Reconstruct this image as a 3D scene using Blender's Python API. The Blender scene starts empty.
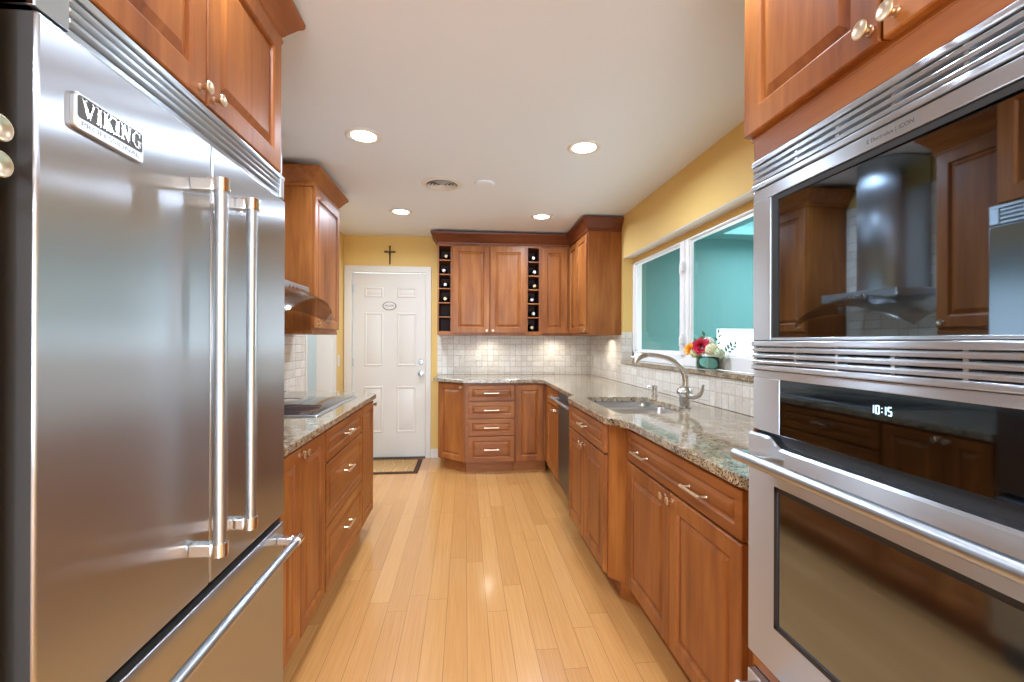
import bpy, bmesh, math, random
from mathutils import Vector, Matrix
random.seed(7)
V = Vector
PI = math.pi
scene = bpy.context.scene
col = scene.collection

# ------------------------------------------------------------------ camera, world, lights, exposure
YAW, PITCH, ROLL, CAMZ = .1029, .0011, .0040, 1.28
fw = V((math.sin(YAW)*math.cos(PITCH), math.cos(YAW)*math.cos(PITCH), math.sin(PITCH)))
rt = V((math.cos(YAW), -math.sin(YAW), 0)); up = rt.cross(fw)
rt, up = rt*math.cos(ROLL)+up*math.sin(ROLL), up*math.cos(ROLL)-rt*math.sin(ROLL)
cd = bpy.data.cameras.new('camera'); cam = bpy.data.objects.new('camera', cd); col.objects.link(cam)
cd.sensor_width = 36; cd.lens = 455/1024*36; cd.clip_start = .05
cam.matrix_world = Matrix(((rt.x, up.x, -fw.x, 0), (rt.y, up.y, -fw.y, 0), (rt.z, up.z, -fw.z, CAMZ), (0, 0, 0, 1)))
scene.camera = cam
scene.view_settings.view_transform = 'Standard'; scene.view_settings.look = 'None'
scene.view_settings.gamma = 1; scene.view_settings.use_curve_mapping = False
scene.view_settings.exposure = 0.08
scene.cycles.use_denoising = True
scene.cycles.max_bounces = 10; scene.cycles.diffuse_bounces = 6; scene.cycles.glossy_bounces = 5
scene.cycles.transparent_max_bounces = 12
scene.cycles.sample_clamp_indirect = 6

W = bpy.data.worlds.new('sky'); scene.world = W; W.use_nodes = True
W.node_tree.nodes['Background'].inputs[0].default_value = (.80, .92, 1, 1)
W.node_tree.nodes['Background'].inputs[1].default_value = 3.0

def area(name, loc, size, power, direction, color=(1, 1, 1), shape='RECTANGLE', spread=PI):
    L = bpy.data.lights.new(name, 'AREA'); L.shape = shape; L.size = size[0]
    if shape in ('RECTANGLE', 'ELLIPSE'): L.size_y = size[1]
    L.energy = power; L.color = color; L.spread = spread
    o = bpy.data.objects.new(name, L); col.objects.link(o); o.location = loc
    o.rotation_euler = V(direction).to_track_quat('-Z', 'Y').to_euler()
    return o
CEIL = 2.42
# skylight over the patio; rear, patio side and side room areas are added fill
area('fill_rear', (0.05, -3.3, 1.35), (2.4, 2.2), 140, (0, 1, -.02), (.84, .95, 1.12))  # unseen source added behind the camera to fill the room
area('daylight_patio', (3.9, 3.6, 3.3), (2.0, 3.0), 230, (0, 0, -1), (.90, .97, 1.04))
area('fill_patio_side', (5.40, 2.75, 1.25), (1.5, 3.2), 190, (-1, 0, .06), (.93, .98, 1.03))  # added lamp outside an invented opening, to brighten the soffit and refrigerator
area('fill_side_room', (-2.6, 4.4, 2.3), (1.0, 1.0), 55, (0, 0, -1), (.9, .95, 1))  # ceiling lamp added to brighten the side room, not daylight
LAMPS = [(-.565, 2.60), (.69, 2.61), (-.565, 4.085), (.69, 4.095), (-.565, 1.12), (.69, 1.12), (-.565, -.4), (.69, -.4), (-.5, -2.0), (.65, -2.0)]
for x, y in LAMPS:
    area('downlight_lamp', (x, y, CEIL-.012), (.12, .12), 15.5, (0, 0, -1), (.80, .95, 1.14), 'DISK', 2.9)
for x, y in ((.26, 4.86), (.97, 4.88), (1.29, 4.25)):
    area('undercabinet_lamp', (x, y, 1.338), (.09, .09), 1.0, (0, 0, -1), (1, .93, .80), 'DISK', 2.6)
area('undercabinet_lamp', (-1.18, 3.3, 1.328), (.09, .09), 1.0, (0, 0, -1), (1, .93, .80), 'DISK', 2.6)

# ------------------------------------------------------------------ materials
def newmat(name):
    m = bpy.data.materials.new(name); m.use_nodes = True
    nt = m.node_tree; return m, nt, nt.nodes['Principled BSDF']
def N(nt, kind, **kw):
    n = nt.nodes.new('ShaderNode'+kind)
    for k, v in kw.items():
        if k.startswith('_'): setattr(n, k[1:], v)
        else: n.inputs[k.replace('__', ' ')].default_value = v
    return n
def simple(name, rgb, rough=.5, metal=0, coat=0, ior=1.5, emit=None, es=0):
    m, nt, b = newmat(name)
    b.inputs['Base Color'].default_value = (*rgb, 1); b.inputs['Roughness'].default_value = rough
    b.inputs['Metallic'].default_value = metal; b.inputs['Coat Weight'].default_value = coat; b.inputs['IOR'].default_value = ior
    if emit: b.inputs['Emission Color'].default_value = (*emit, 1); b.inputs['Emission Strength'].default_value = es
    return m
def ramp(nt, stops):
    r = nt.nodes.new('ShaderNodeValToRGB'); e = r.color_ramp.elements
    while len(e) < len(stops): e.new(.5)
    for el, (p, c) in zip(e, stops): el.position = p; el.color = (*c, 1)
    return r
def bump(nt, b, src, strength, dist=.01):
    n = N(nt, 'Bump', Strength=strength, Distance=dist); nt.links.new(src, n.inputs['Height']); nt.links.new(n.outputs[0], b.inputs['Normal']); return n

def wood(name, axis, dark=(.150, .038, .006), mid=(.285, .088, .016), light=(.43, .165, .036), rough=.42):
    m, nt, b = newmat(name); L = nt.links.new
    tc = N(nt, 'TexCoord'); oi = N(nt, 'ObjectInfo')
    mp = N(nt, 'Mapping'); s = [26, 26, 26]; s[axis] = 2.2; mp.inputs['Scale'].default_value = s
    add = N(nt, 'VectorMath', _operation='ADD'); mul = N(nt, 'VectorMath', _operation='SCALE'); mul.inputs['Scale'].default_value = 37
    cmb = N(nt, 'CombineXYZ')
    for i in range(3): L(oi.outputs['Random'], cmb.inputs[i])
    L(cmb.outputs[0], mul.inputs[0]); L(tc.outputs['Object'], add.inputs[0]); L(mul.outputs[0], add.inputs[1]); L(add.outputs[0], mp.inputs[0])
    n1 = N(nt, 'TexNoise', Scale=1.0, Detail=6.0, Roughness=.62, Distortion=.6); L(mp.outputs[0], n1.inputs['Vector'])
    mp2 = N(nt, 'Mapping'); s2 = [5, 5, 5]; s2[axis] = 1.4; mp2.inputs['Scale'].default_value = s2; L(add.outputs[0], mp2.inputs[0])
    n2 = N(nt, 'TexNoise', Scale=1.0, Detail=3.0); L(mp2.outputs[0], n2.inputs['Vector'])
    mx = N(nt, 'Math', _operation='MULTIPLY_ADD'); mx.inputs[1].default_value = .45; L(n1.outputs['Fac'], mx.inputs[0])
    m2 = N(nt, 'Math', _operation='MULTIPLY'); m2.inputs[1].default_value = .55; L(n2.outputs['Fac'], m2.inputs[0]); L(m2.outputs[0], mx.inputs[2])
    r = ramp(nt, [(.30, dark), (.5, mid), (.70, light)]); L(mx.outputs[0], r.inputs[0])
    L(r.outputs[0], b.inputs['Base Color'])
    b.inputs['Roughness'].default_value = rough; b.inputs['Coat Weight'].default_value = .08; b.inputs['Coat Roughness'].default_value = .25; b.inputs['Specular IOR Level'].default_value = .35
    bump(nt, b, n1.outputs['Fac'], .04, .002)
    return m
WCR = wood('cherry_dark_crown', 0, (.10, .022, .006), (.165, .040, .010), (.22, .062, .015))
WX, WY, WZ = wood('cherry_grain_x', 0), wood('cherry_grain_y', 1), wood('cherry_grain_z', 2)
WDARK = simple('rack_dark_wood', (.055, .012, .006), .6)  # near-black wood of the rack backs and side liners
WALLY = simple('yellow_paint', (.62, .385, .105), .75)
def wallmat():
    m, nt, b = newmat('yellow_wall_paint')
    tc = N(nt, 'TexCoord'); n = N(nt, 'TexNoise', Scale=90.0, Detail=4.0); nt.links.new(tc.outputs['Object'], n.inputs['Vector'])
    b.inputs['Base Color'].default_value = (.74, .505, .165, 1); b.inputs['Roughness'].default_value = .7
    bump(nt, b, n.outputs['Fac'], .06, .004); return m
WALLY = wallmat()
def ceilmat():
    m, nt, b = newmat('ceiling_paint')
    tc = N(nt, 'TexCoord'); n = N(nt, 'TexNoise', Scale=55.0, Detail=5.0); nt.links.new(tc.outputs['Object'], n.inputs['Vector'])
    b.inputs['Base Color'].default_value = (.78, .82, .85, 1); b.inputs['Roughness'].default_value = .8
    bump(nt, b, n.outputs['Fac'], .10, .006); return m
CEILM = ceilmat()
WHITE = simple('white_paint', (.73, .69, .615), .4)
FRAMEW = simple('window_vinyl', (.82, .82, .82), .3)
def tealmat():
    m, nt, b = newmat('teal_patio_paint')
    b.inputs['Base Color'].default_value = (.050, .172, .175, 1); b.inputs['Roughness'].default_value = .8; return m
TEAL = tealmat()
TEALD = simple('teal_beam', (.03, .15, .17), .7)
BLUEG = simple('side_room_paint', (.42, .52, .60), .8)
ANI = {2: 0.0, 1: .25}
def steel(name, base=.60, rough=.24, axis=2, var=.025, tint=(.95, 1.0, 1.06)):
    m, nt, b = newmat(name); L = nt.links.new
    tc = N(nt, 'TexCoord'); mp = N(nt, 'Mapping'); s = [260, 260, 260]; s[axis] = 3; mp.inputs['Scale'].default_value = s
    L(tc.outputs['Object'], mp.inputs[0]); n = N(nt, 'TexNoise', Scale=1.0, Detail=3.0); L(mp.outputs[0], n.inputs['Vector'])
    mr = N(nt, 'MapRange'); mr.inputs['To Min'].default_value = rough-var*.5; mr.inputs['To Max'].default_value = rough+var*.5
    L(n.outputs['Fac'], mr.inputs[0]); L(mr.outputs[0], b.inputs['Roughness'])
    b.inputs['Base Color'].default_value = (base*tint[0], base*tint[1], base*tint[2], 1); b.inputs['Metallic'].default_value = 1
    tg = N(nt, 'Tangent', _direction_type='UV_MAP'); L(tg.outputs[0], b.inputs['Tangent']); b.inputs['Anisotropic'].default_value = 1.0; b.inputs['Anisotropic Rotation'].default_value = ANI[axis]
    return m
STEEL = steel('brushed_steel_vertical', .53, .285, 2, .025, (.92, 1.0, 1.10))
STEELD = steel('brushed_steel_dark', .17, .30, 2)
STEELH = steel('brushed_steel_horizontal', .74, .36, 1, .03, (.91, 1.0, 1.09))
CHROME = simple('polished_chrome', (.80, .80, .80), .10, 1)
BARST = simple('satin_bar_steel', (.50, .54, .58), .33, 1)
NICKEL = simple('satin_brass_nickel', (.74, .62, .45), .28, 1)
FAUC = simple('brushed_nickel', (.60, .57, .52), .27, 1)
SINKM = simple('sink_steel', (.66, .66, .66), .30, 1)
BLACK = simple('black_gap', (.012, .012, .012), .5)
FSIDE = simple('dark_door_side', (.10, .097, .093), .42, .6)
DGLASS = simple('mirrored_black_glass', (.26, .315, .37), .025, 1)
OGLASS = simple('smoked_oven_glass', (.25, .325, .46), .07, 1)
PGLASS = simple('control_panel_glass', (.10, .125, .15), .04, 1)
CKGLASS = simple('cooktop_glass', (.03, .03, .032), .03, 0, 0, 2.5)
DIGIT = simple('clock_digits', (.5, .8, 1), .5, 0, 0, 1.5, (.62, .86, 1), 1.2)
EMIT = simple('lamp_diffuser', (1, 1, 1), .5, 0, 0, 1.5, (1, .97, .92), 9)
PLATE = simple('ivory_plate', (.72, .68, .60), .4)
INK = simple('sign_ink', (.05, .055, .07), .6)
def glassmat(name, tint, gloss, rough=.02, ior=.6):
    m, nt, b = newmat(name); nt.nodes.remove(b); L = nt.links.new
    out = nt.nodes['Material Output']; t = N(nt, 'BsdfTransparent'); t.inputs[0].default_value = (*tint, 1)
    g = N(nt, 'BsdfGlossy', Roughness=rough); lw = N(nt, 'LayerWeight', Blend=.5); mx = N(nt, 'MixShader')
    pw_ = N(nt, 'Math', _operation='POWER'); pw_.inputs[1].default_value = 4.5; L(lw.outputs['Facing'], pw_.inputs[0])
    mul = N(nt, 'Math', _operation='MULTIPLY_ADD', _use_clamp=True); mul.inputs[1].default_value = ior; mul.inputs[2].default_value = gloss
    L(pw_.outputs[0], mul.inputs[0]); L(mul.outputs[0], mx.inputs[0]); L(t.outputs[0], mx.inputs[1]); L(g.outputs[0], mx.inputs[2]); L(mx.outputs[0], out.inputs[0])
    return m
PANE = glassmat('window_glass', (.97, .99, .99), 0.02, .01, .5)
HGLASS = glassmat('hood_glass', (.80, .79, .77), .14, .08)
VGLASS = glassmat('vase_glass', (.86, .95, .93), .04)

def floormat():
    m, nt, b = newmat('strip_wood_floor'); L = nt.links.new
    PW, PL = .0945, 1.15
    tc = N(nt, 'TexCoord'); sp = N(nt, 'SeparateXYZ'); L(tc.outputs['Object'], sp.inputs[0])
    def M(op, a, bb=None, c=None):
        n = N(nt, 'Math', _operation=op)
        for i, v in enumerate((a, bb, c)):
            if v is None: continue
            if isinstance(v, (int, float)): n.inputs[i].default_value = v
            else: L(v, n.inputs[i])
        return n.outputs[0]
    xs = M('DIVIDE', M('ADD', sp.outputs[0], 20.02), PW); ci = M('FLOOR', xs); fx = M('FRACT', xs)
    wn = N(nt, 'TexWhiteNoise', _noise_dimensions='1D'); L(ci, wn.inputs['W'])
    ys = M('ADD', M('DIVIDE', M('ADD', sp.outputs[1], 20), PL), wn.outputs['Value']); ri = M('FLOOR', ys); fy = M('FRACT', ys)
    cb = N(nt, 'CombineXYZ'); L(ci, cb.inputs[0]); L(ri, cb.inputs[1])
    w2 = N(nt, 'TexWhiteNoise', _noise_dimensions='2D'); L(cb.outputs[0], w2.inputs['Vector'])
    # fine grain, shifted per board
    mp = N(nt, 'Mapping'); mp.inputs['Scale'].default_value = (170, 3.0, 1); ad = N(nt, 'VectorMath', _operation='ADD'); sc = N(nt, 'VectorMath', _operation='SCALE'); sc.inputs['Scale'].default_value = 9
    L(w2.outputs['Color'], sc.inputs[0]); L(tc.outputs['Object'], ad.inputs[0]); L(sc.outputs[0], ad.inputs[1]); L(ad.outputs[0], mp.inputs[0])
    n1 = N(nt, 'TexNoise', Scale=1.0, Detail=4.0, Roughness=.6); L(mp.outputs[0], n1.inputs['Vector'])
    t = M('ADD', M('MULTIPLY_ADD', w2.outputs['Value'], .30, .02), M('MULTIPLY', n1.outputs['Fac'], .72))
    r = ramp(nt, [(.12, (.40, .178, .050)), (.5, (.52, .252, .078)), (.95, (.63, .345, .122))]); L(t, r.inputs[0])
    gx = M('MINIMUM', fx, M('SUBTRACT', 1.0, fx)); gy = M('MULTIPLY', M('MINIMUM', fy, M('SUBTRACT', 1.0, fy)), PL/PW)
    g = M('MINIMUM', gx, gy); seam = M('GREATER_THAN', g, .012)
    mix = N(nt, 'Mix', _data_type='RGBA'); L(seam, mix.inputs[0]); mix.inputs[6].default_value = (.30, .135, .045, 1); L(r.outputs[0], mix.inputs[7])
    L(mix.outputs[2], b.inputs['Base Color']); b.inputs['Roughness'].default_value = .24
    b.inputs['Coat Weight'].default_value = .35; b.inputs['Coat Roughness'].default_value = .12
    bump(nt, b, seam, .15, .002); return m
FLOORM = floormat()

def granite():
    m, nt, b = newmat('speckled_granite'); L = nt.links.new
    tc = N(nt, 'TexCoord')
    n1 = N(nt, 'TexNoise', Scale=17.0, Detail=6.0, Roughness=.7, Distortion=.8); L(tc.outputs['Object'], n1.inputs['Vector'])
    r1 = ramp(nt, [(.32, (.16, .098, .048)), (.45, (.31, .225, .13)), (.58, (.47, .385, .27)), (.72, (.37, .325, .26))]); L(n1.outputs['Fac'], r1.inputs[0])
    v = N(nt, 'TexVoronoi', Scale=210.0); L(tc.outputs['Object'], v.inputs['Vector'])
    sp = N(nt, 'SeparateColor'); L(v.outputs['Color'], sp.inputs[0])
    n2 = N(nt, 'TexNoise', Scale=36.0, Detail=3.0); L(tc.outputs['Object'], n2.inputs['Vector'])
    th = N(nt, 'Math', _operation='MULTIPLY_ADD'); th.inputs[1].default_value = 1.25; th.inputs[2].default_value = -.27; L(n2.outputs['Fac'], th.inputs[0])
    gt = N(nt, 'Math', _operation='LESS_THAN'); L(sp.outputs[0], gt.inputs[0]); L(th.outputs[0], gt.inputs[1])
    rc = ramp(nt, [(0, (.03, .022, .015)), (.45, (.085, .05, .028)), (.60, (.22, .19, .15)), (1, (.66, .60, .50))]); rc.color_ramp.interpolation = 'CONSTANT'; L(sp.outputs[1], rc.inputs[0])
    mix = N(nt, 'Mix', _data_type='RGBA'); L(gt.outputs[0], mix.inputs[0]); L(r1.outputs[0], mix.inputs[6]); L(rc.outputs[0], mix.inputs[7])
    L(mix.outputs[2], b.inputs['Base Color']); b.inputs['Roughness'].default_value = .10
    b.inputs['IOR'].default_value = 1.6; b.inputs['Coat Weight'].default_value = .3; b.inputs['Coat Roughness'].default_value = .04
    return m
GRAN = granite()

def tilemat(name, ax):
    m, nt, b = newmat(name); L = nt.links.new
    tc = N(nt, 'TexCoord'); sp = N(nt, 'SeparateXYZ'); L(tc.outputs['Object'], sp.inputs[0])
    uv = N(nt, 'CombineXYZ'); L(sp.outputs[ax], uv.inputs[0]); L(sp.outputs[2], uv.inputs[1])
    C = .125
    d = N(nt, 'VectorMath', _operation='SCALE'); d.inputs['Scale'].default_value = 1/C; L(uv.outputs[0], d.inputs[0])
    fl = N(nt, 'VectorMath', _operation='FLOOR'); L(d.outputs[0], fl.inputs[0])
    wn = N(nt, 'TexWhiteNoise', _noise_dimensions='2D'); L(fl.outputs[0], wn.inputs['Vector'])
    def brick(w, h):
        br = N(nt, 'TexBrick', _offset=0.0, _squash=1.0); L(d.outputs[0], br.inputs['Vector'])
        br.inputs['Scale'].default_value = 1; br.inputs['Mortar Size'].default_value = .022; br.inputs['Mortar Smooth'].default_value = .2
        br.inputs['Brick Width'].default_value = w; br.inputs['Row Height'].default_value = h
        br.inputs['Color1'].default_value = (.70, .645, .56, 1); br.inputs['Color2'].default_value = (.84, .80, .73, 1); br.inputs['Mortar'].default_value = (.56, .51, .43, 1)
        return br
    A, B, Cc = brick(1, .5), brick(.5, .5), brick(.5, 1)
    g1 = N(nt, 'Math', _operation='GREATER_THAN'); g1.inputs[1].default_value = .45; L(wn.outputs['Value'], g1.inputs[0])
    g2 = N(nt, 'Math', _operation='GREATER_THAN'); g2.inputs[1].default_value = .76; L(wn.outputs['Value'], g2.inputs[0])
    def mixo(f, a, bb, t):
        x = N(nt, 'Mix', _data_type=t); i = (6, 7, 2) if t == 'RGBA' else (2, 3, 0)
        L(f, x.inputs[0]); L(a, x.inputs[i[0]]); L(bb, x.inputs[i[1]]); return x.outputs[i[2]]
    c = mixo(g2.outputs[0], mixo(g1.outputs[0], A.outputs['Color'], B.outputs['Color'], 'RGBA'), Cc.outputs['Color'], 'RGBA')
    f = mixo(g2.outputs[0], mixo(g1.outputs[0], A.outputs['Fac'], B.outputs['Fac'], 'FLOAT'), Cc.outputs['Fac'], 'FLOAT')
    nz = N(nt, 'TexNoise', Scale=60.0, Detail=6.0, Roughness=.7); L(tc.outputs['Object'], nz.inputs['Vector'])
    mm = N(nt, 'Mix', _data_type='RGBA', _blend_type='MULTIPLY'); mm.inputs[0].default_value = .55
    rr = ramp(nt, [(.3, (.62, .60, .56)), (.62, (1, 1, 1))]); L(nz.outputs['Fac'], rr.inputs[0]); L(c, mm.inputs[6]); L(rr.outputs[0], mm.inputs[7])
    L(mm.outputs[2], b.inputs['Base Color']); b.inputs['Roughness'].default_value = .38
    inv = N(nt, 'Math', _operation='MULTIPLY_ADD'); inv.inputs[1].default_value = -1; L(f, inv.inputs[0]); L(nz.outputs['Fac'], inv.inputs[2])
    bump(nt, b, inv.outputs[0], .7, .005); return m
TILEX, TILEY = tilemat('stone_mosaic_x', 0), tilemat('stone_mosaic_y', 1)

# ------------------------------------------------------------------ mesh helpers
class Fr:
    """local frame: a along the face, d outwards from it, z up"""
    def __init__(s, o, u, n): s.o = V(o); s.u = V(u).normalized(); s.n = V(n).normalized()
    def p(s, a, d, z): return s.o + s.u*a + s.n*d + V((0, 0, z))
WORLD = Fr((0, 0, 0), (1, 0, 0), (0, 1, 0))
def right_face(x): return Fr((x, 0, 0), (0, 1, 0), (-1, 0, 0))
def left_face(x): return Fr((x, 0, 0), (0, 1, 0), (1, 0, 0))
def back_face(y): return Fr((0, y, 0), (1, 0, 0), (0, -1, 0))

class MB:
    def __init__(s): s.bm = bmesh.new()
    def box(s, a0, a1, d0, d1, z0, z1, bev=0, fr=WORLD, seg=2):
        bm = s.bm
        vs = [bm.verts.new(fr.p(a, d, z)) for a in (a0, a1) for d in (d0, d1) for z in (z0, z1)]
        if not bm.faces.layers.int.get('flat'): bm.faces.layers.int.new('flat')
        fs = [bm.faces.new([vs[i] for i in q]) for q in ((0, 1, 3, 2), (4, 6, 7, 5), (0, 4, 5, 1), (2, 3, 7, 6), (0, 2, 6, 4), (1, 5, 7, 3))]
        fl_ = bm.faces.layers.int.get('flat') or bm.faces.layers.int.new('flat')
        for f in fs: f[fl_] = 1
        if bev:
            es = list({e for f in fs for e in f.edges})
            q0 = set(fs)
            r_ = bmesh.ops.bevel(bm, geom=es, offset=bev, segments=seg, profile=.5, affect='EDGES')
            for f in r_['faces']: f[fl_] = 0
        return s
    def ring(s, pts): return [s.bm.verts.new(p) for p in pts]
    def bridge(s, r0, r1, closed=True):
        n = len(r0)
        for i in range(n if closed else n-1):
            j = (i+1) % n
            try: s.bm.faces.new((r0[i], r0[j], r1[j], r1[i]))
            except ValueError: pass
    def cap(s, r):
        try: s.bm.faces.new(r)
        except ValueError: pass
    def panel(s, fr, a0, a1, z0, z1, prof, d0=0, back=True):
        """concentric rectangles: prof = [(inset, depth)]"""
        prev = None
        for ins, dep in prof:
            r = s.ring([fr.p(a0+ins, d0+dep, z0+ins), fr.p(a1-ins, d0+dep, z0+ins), fr.p(a1-ins, d0+dep, z1-ins), fr.p(a0+ins, d0+dep, z1-ins)])
            if prev: s.bridge(prev, r)
            elif back: s.cap(r)
            prev = r
        s.cap(prev); return s
    def lathe(s, prof, o, axis=(0, 0, 1), seg=20, caps=True, sx=1, sy=1, arc=None):
        o = V(o); ax = V(axis).normalized(); t = V((1, 0, 0)) if abs(ax.x) < .9 else V((0, 1, 0))
        u = (t-ax*t.dot(ax)).normalized(); v = ax.cross(u); prev = None
        for r, h in prof:
            rg = s.ring([o+ax*h+(u*math.cos(2*PI*i/seg)*sx+v*math.sin(2*PI*i/seg)*sy)*max(r, 1e-5) for i in range(seg)])
            if prev: s.bridge(prev, rg)
            elif caps: s.cap(rg)
            prev = rg
        if caps: s.cap(prev)
        return s
    def cyl(s, p0, p1, r, r1=None, seg=16):
        p0, p1 = V(p0), V(p1); h = (p1-p0).length
        return s.lathe([(r, 0), (r1 if r1 is not None else r, h)], p0, p1-p0, seg)
    def tube(s, pts, radii, seg=12, flat=1.0, upv=None):
        pts = [V(p) for p in pts]
        if isinstance(radii, (int, float)): radii = [radii]*len(pts)
        prev = None; u = None
        for i, p in enumerate(pts):
            t = (pts[min(i+1, len(pts)-1)]-pts[max(i-1, 0)]).normalized()
            if u is None:
                q = V(upv) if upv else (V((0, 0, 1)) if abs(t.z) < .9 else V((1, 0, 0)))
                u = (q-t*q.dot(t)).normalized()
            else: u = (u-t*u.dot(t)).normalized()
            v = t.cross(u)
            rg = s.ring([p+(u*math.cos(2*PI*k/seg)*flat+v*math.sin(2*PI*k/seg))*radii[i] for k in range(seg)])
            if prev: s.bridge(prev, rg)
            else: s.cap(rg)
            prev = rg
        s.cap(prev); return s
    def sweep(s, path, prof, closed=False, ends=True):
        """path: 2D points, profile (out, z) with 'out' to the right-hand side of travel"""
        n = len(path); P = [V((x, y)) for x, y in path]; rows = []
        for i in range(n):
            a = P[i-1] if (i > 0 or closed) else None; c = P[(i+1) % n] if (i < n-1 or closed) else None
            def nr(q): q = q.normalized(); return V((q.y, -q.x))
            if a is None: m = nr(c-P[i])
            elif c is None: m = nr(P[i]-a)
            else:
                n1, n2 = nr(P[i]-a), nr(c-P[i]); m = (n1+n2); m = m/max(.2, m.dot(n1))
            rows.append(s.ring([V((P[i].x+m.x*o, P[i].y+m.y*o, z)) for o, z in prof]))
        for i in range(n if closed else n-1): s.bridge(rows[i], rows[(i+1) % n])
        if ends and not closed: s.cap(rows[0]); s.cap(rows[-1])
        return s
    def slab(s, outer, z0, z1, hole=None, ease=.004):
        """counter slab: polygon (ccw), optional hole, eased edge"""
        def inset(poly, d):
            n = len(poly); out = []
            for i in range(n):
                a, p, c = V(poly[i-1]), V(poly[i]), V(poly[(i+1) % n])
                e1, e2 = (p-a).normalized(), (c-p).normalized(); n1, n2 = V((-e1.y, e1.x)), V((-e2.y, e2.x))
                m = n1+n2; m = m/max(.3, m.dot(n1)); out.append((p.x+m.x*d, p.y+m.y*d))
            return out
        def rings(poly, sgn):
            i1 = inset(poly, ease*sgn); i2 = inset(poly, ease*.3*sgn); mid = z1-ease
            lv = [(i1, z0), (poly, z0+ease), (poly, mid), (i2, z1-ease*.3), (i1, z1)]
            rs = [s.ring([V((x, y, z)) for x, y in pp]) for pp, z in lv]
            for a, b in zip(rs, rs[1:]): s.bridge(a, b)
            return rs
        ro = rings(outer, 1); loops = [(ro[0], ro[-1])]
        if hole: rh = rings(hole, -1); loops.append((rh[0], rh[-1]))
        for k in (0, 1):
            es = []
            for lp in loops:
                r = lp[k]
                for i in range(len(r)):
                    e = s.bm.edges.get((r[i], r[(i+1) % len(r)])) or s.bm.edges.new((r[i], r[(i+1) % len(r)])); es.append(e)
            bmesh.ops.triangle_fill(s.bm, use_beauty=True, use_dissolve=False, edges=es)
        return s
    def mesh_from(s, me, mat4):
        me.transform(mat4); s.bm.from_mesh(me); return s

ORG = {}
def thing(name, label, cat, loc, group=None):
    o = bpy.data.objects.new(name, None); col.objects.link(o); o.empty_display_size = .05
    o.location = loc; ORG[o.name] = V(loc); o['label'] = label; o['category'] = cat
    if group: o['group'] = group
    return o
def part(name, mb, m, parent=None, label=None, smooth=True, angle=32, origin=None):
    """link the collected mesh as ONE object; world-space geometry is shifted to its own thing"""
    bm = mb.bm
    org = ORG[parent.name] if parent else V(origin or (0, 0, 0))
    bmesh.ops.recalc_face_normals(bm, faces=bm.faces)
    bmesh.ops.translate(bm, verts=bm.verts, vec=-org)
    if any('brushed_steel' in q.name for q in (m if isinstance(m, (list, tuple)) else [m])):
        uv = bm.loops.layers.uv.new('UVMap')
        for f_ in bm.faces:
            for l_ in f_.loops:
                c_ = l_.vert.co; l_[uv].uv = (c_.y if abs(f_.normal.x) >= abs(f_.normal.y) else c_.x, c_.z)
    lay = bm.faces.layers.int.get('flat'); bm.faces.index_update()
    flat_ids = [f_.index for f_ in bm.faces if f_[lay]] if lay else []
    me = bpy.data.meshes.new(name); bm.to_mesh(me); bm.free()
    for mm in (m if isinstance(m, (list, tuple)) else [m]): me.materials.append(mm)
    if smooth:
        me.shade_smooth(); me.set_sharp_from_angle(angle=math.radians(angle))
        if flat_ids:
            for i_ in flat_ids: me.polygons[i_].use_smooth = False
        if 'flat' in me.attributes: me.attributes.remove(me.attributes['flat'])
    o = bpy.data.objects.new(name, me); col.objects.link(o)
    if parent: o.parent = parent
    else: o.location = org
    ORG[o.name] = org
    if label: o['label'] = label
    return o
def tag(o, label, cat, group=None):
    o['label'] = label; o['category'] = cat
    if group: o['group'] = group
    return o
def struct(name, mb, m, parent=None, smooth=False):
    o = part(name, mb, m, parent, smooth=smooth)
    if not parent: o['kind'] = 'structure'
    return o

DT = .020
def door_prof(fwid): return [(0, 0), (0, DT-.003), (.003, DT), (fwid, DT), (fwid+.005, DT-.004), (fwid+.008, DT-.0115), (fwid+.014, DT-.0115), (fwid+.034, DT-.003)]
def door(fr, a0, a1, z0, z1, root, m=WZ, name='door', fwid=.056, d0=0.0005):
    return part(name, MB().panel(fr, a0, a1, z0, z1, door_prof(fwid), d0), m, root, smooth=False)
def drawer(fr, a0, a1, z0, z1, root, m, d0=0.0005):
    f = min(.042, (z1-z0)*.24)
    return part('drawer', MB().panel(fr, a0, a1, z0, z1, [(0, 0), (0, DT-.003), (.003, DT), (f, DT), (f+.004, DT-.004), (f+.007, DT-.008), (f+.011, DT-.008), (f+.026, DT-.002)], d0), m, root, smooth=False)
def knob(fr, a, z, parent, d=DT+.0005, r=.0155):
    k = r/.0155
    o = fr.p(a, d, z)
    return part('knob', MB().lathe([(.0085*k, 0), (.0085*k, .002), (.0062*k, .004), (.0062*k, .008), (.009*k, .015), (.0148*k, .0205), (.0157*k, .023), (.0145*k, .0247), (.0118*k, .0247), (.010*k, .0238), (.0001, .0234)], o, fr.n, 20), NICKEL, parent)
def pull(fr, a, z, parent, L=.105, d=DT+.0005):
    h = .030; mb = MB()
    for sgn in (-1, 1):
        mb.lathe([(.0065, 0), (.0045, .006), (.0045, h)], fr.p(a+sgn*L*.42, d, z), fr.n, 10)
    pts = [fr.p(a-L*.5+L*i/10, d+h-.002*abs(i-5)/5, z) for i in range(11)]
    mb.tube(pts, [.0052+.0014*abs(i-5)/5 for i in range(11)], 10)
    return part('pull', mb, NICKEL, parent)

# ------------------------------------------------------------------ the room
XL, XR, YB, YR = -1.30, 1.42, 5.05, -3.0
T = .14
struct('floor', MB().box(-4.0, XR+T, YR-T, YB+.3, -.10, 0), FLOORM)
struct('ceiling', MB().box(-4.0, XR, YR-T, YB+.3, CEIL, CEIL+.12), CEILM)
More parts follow.
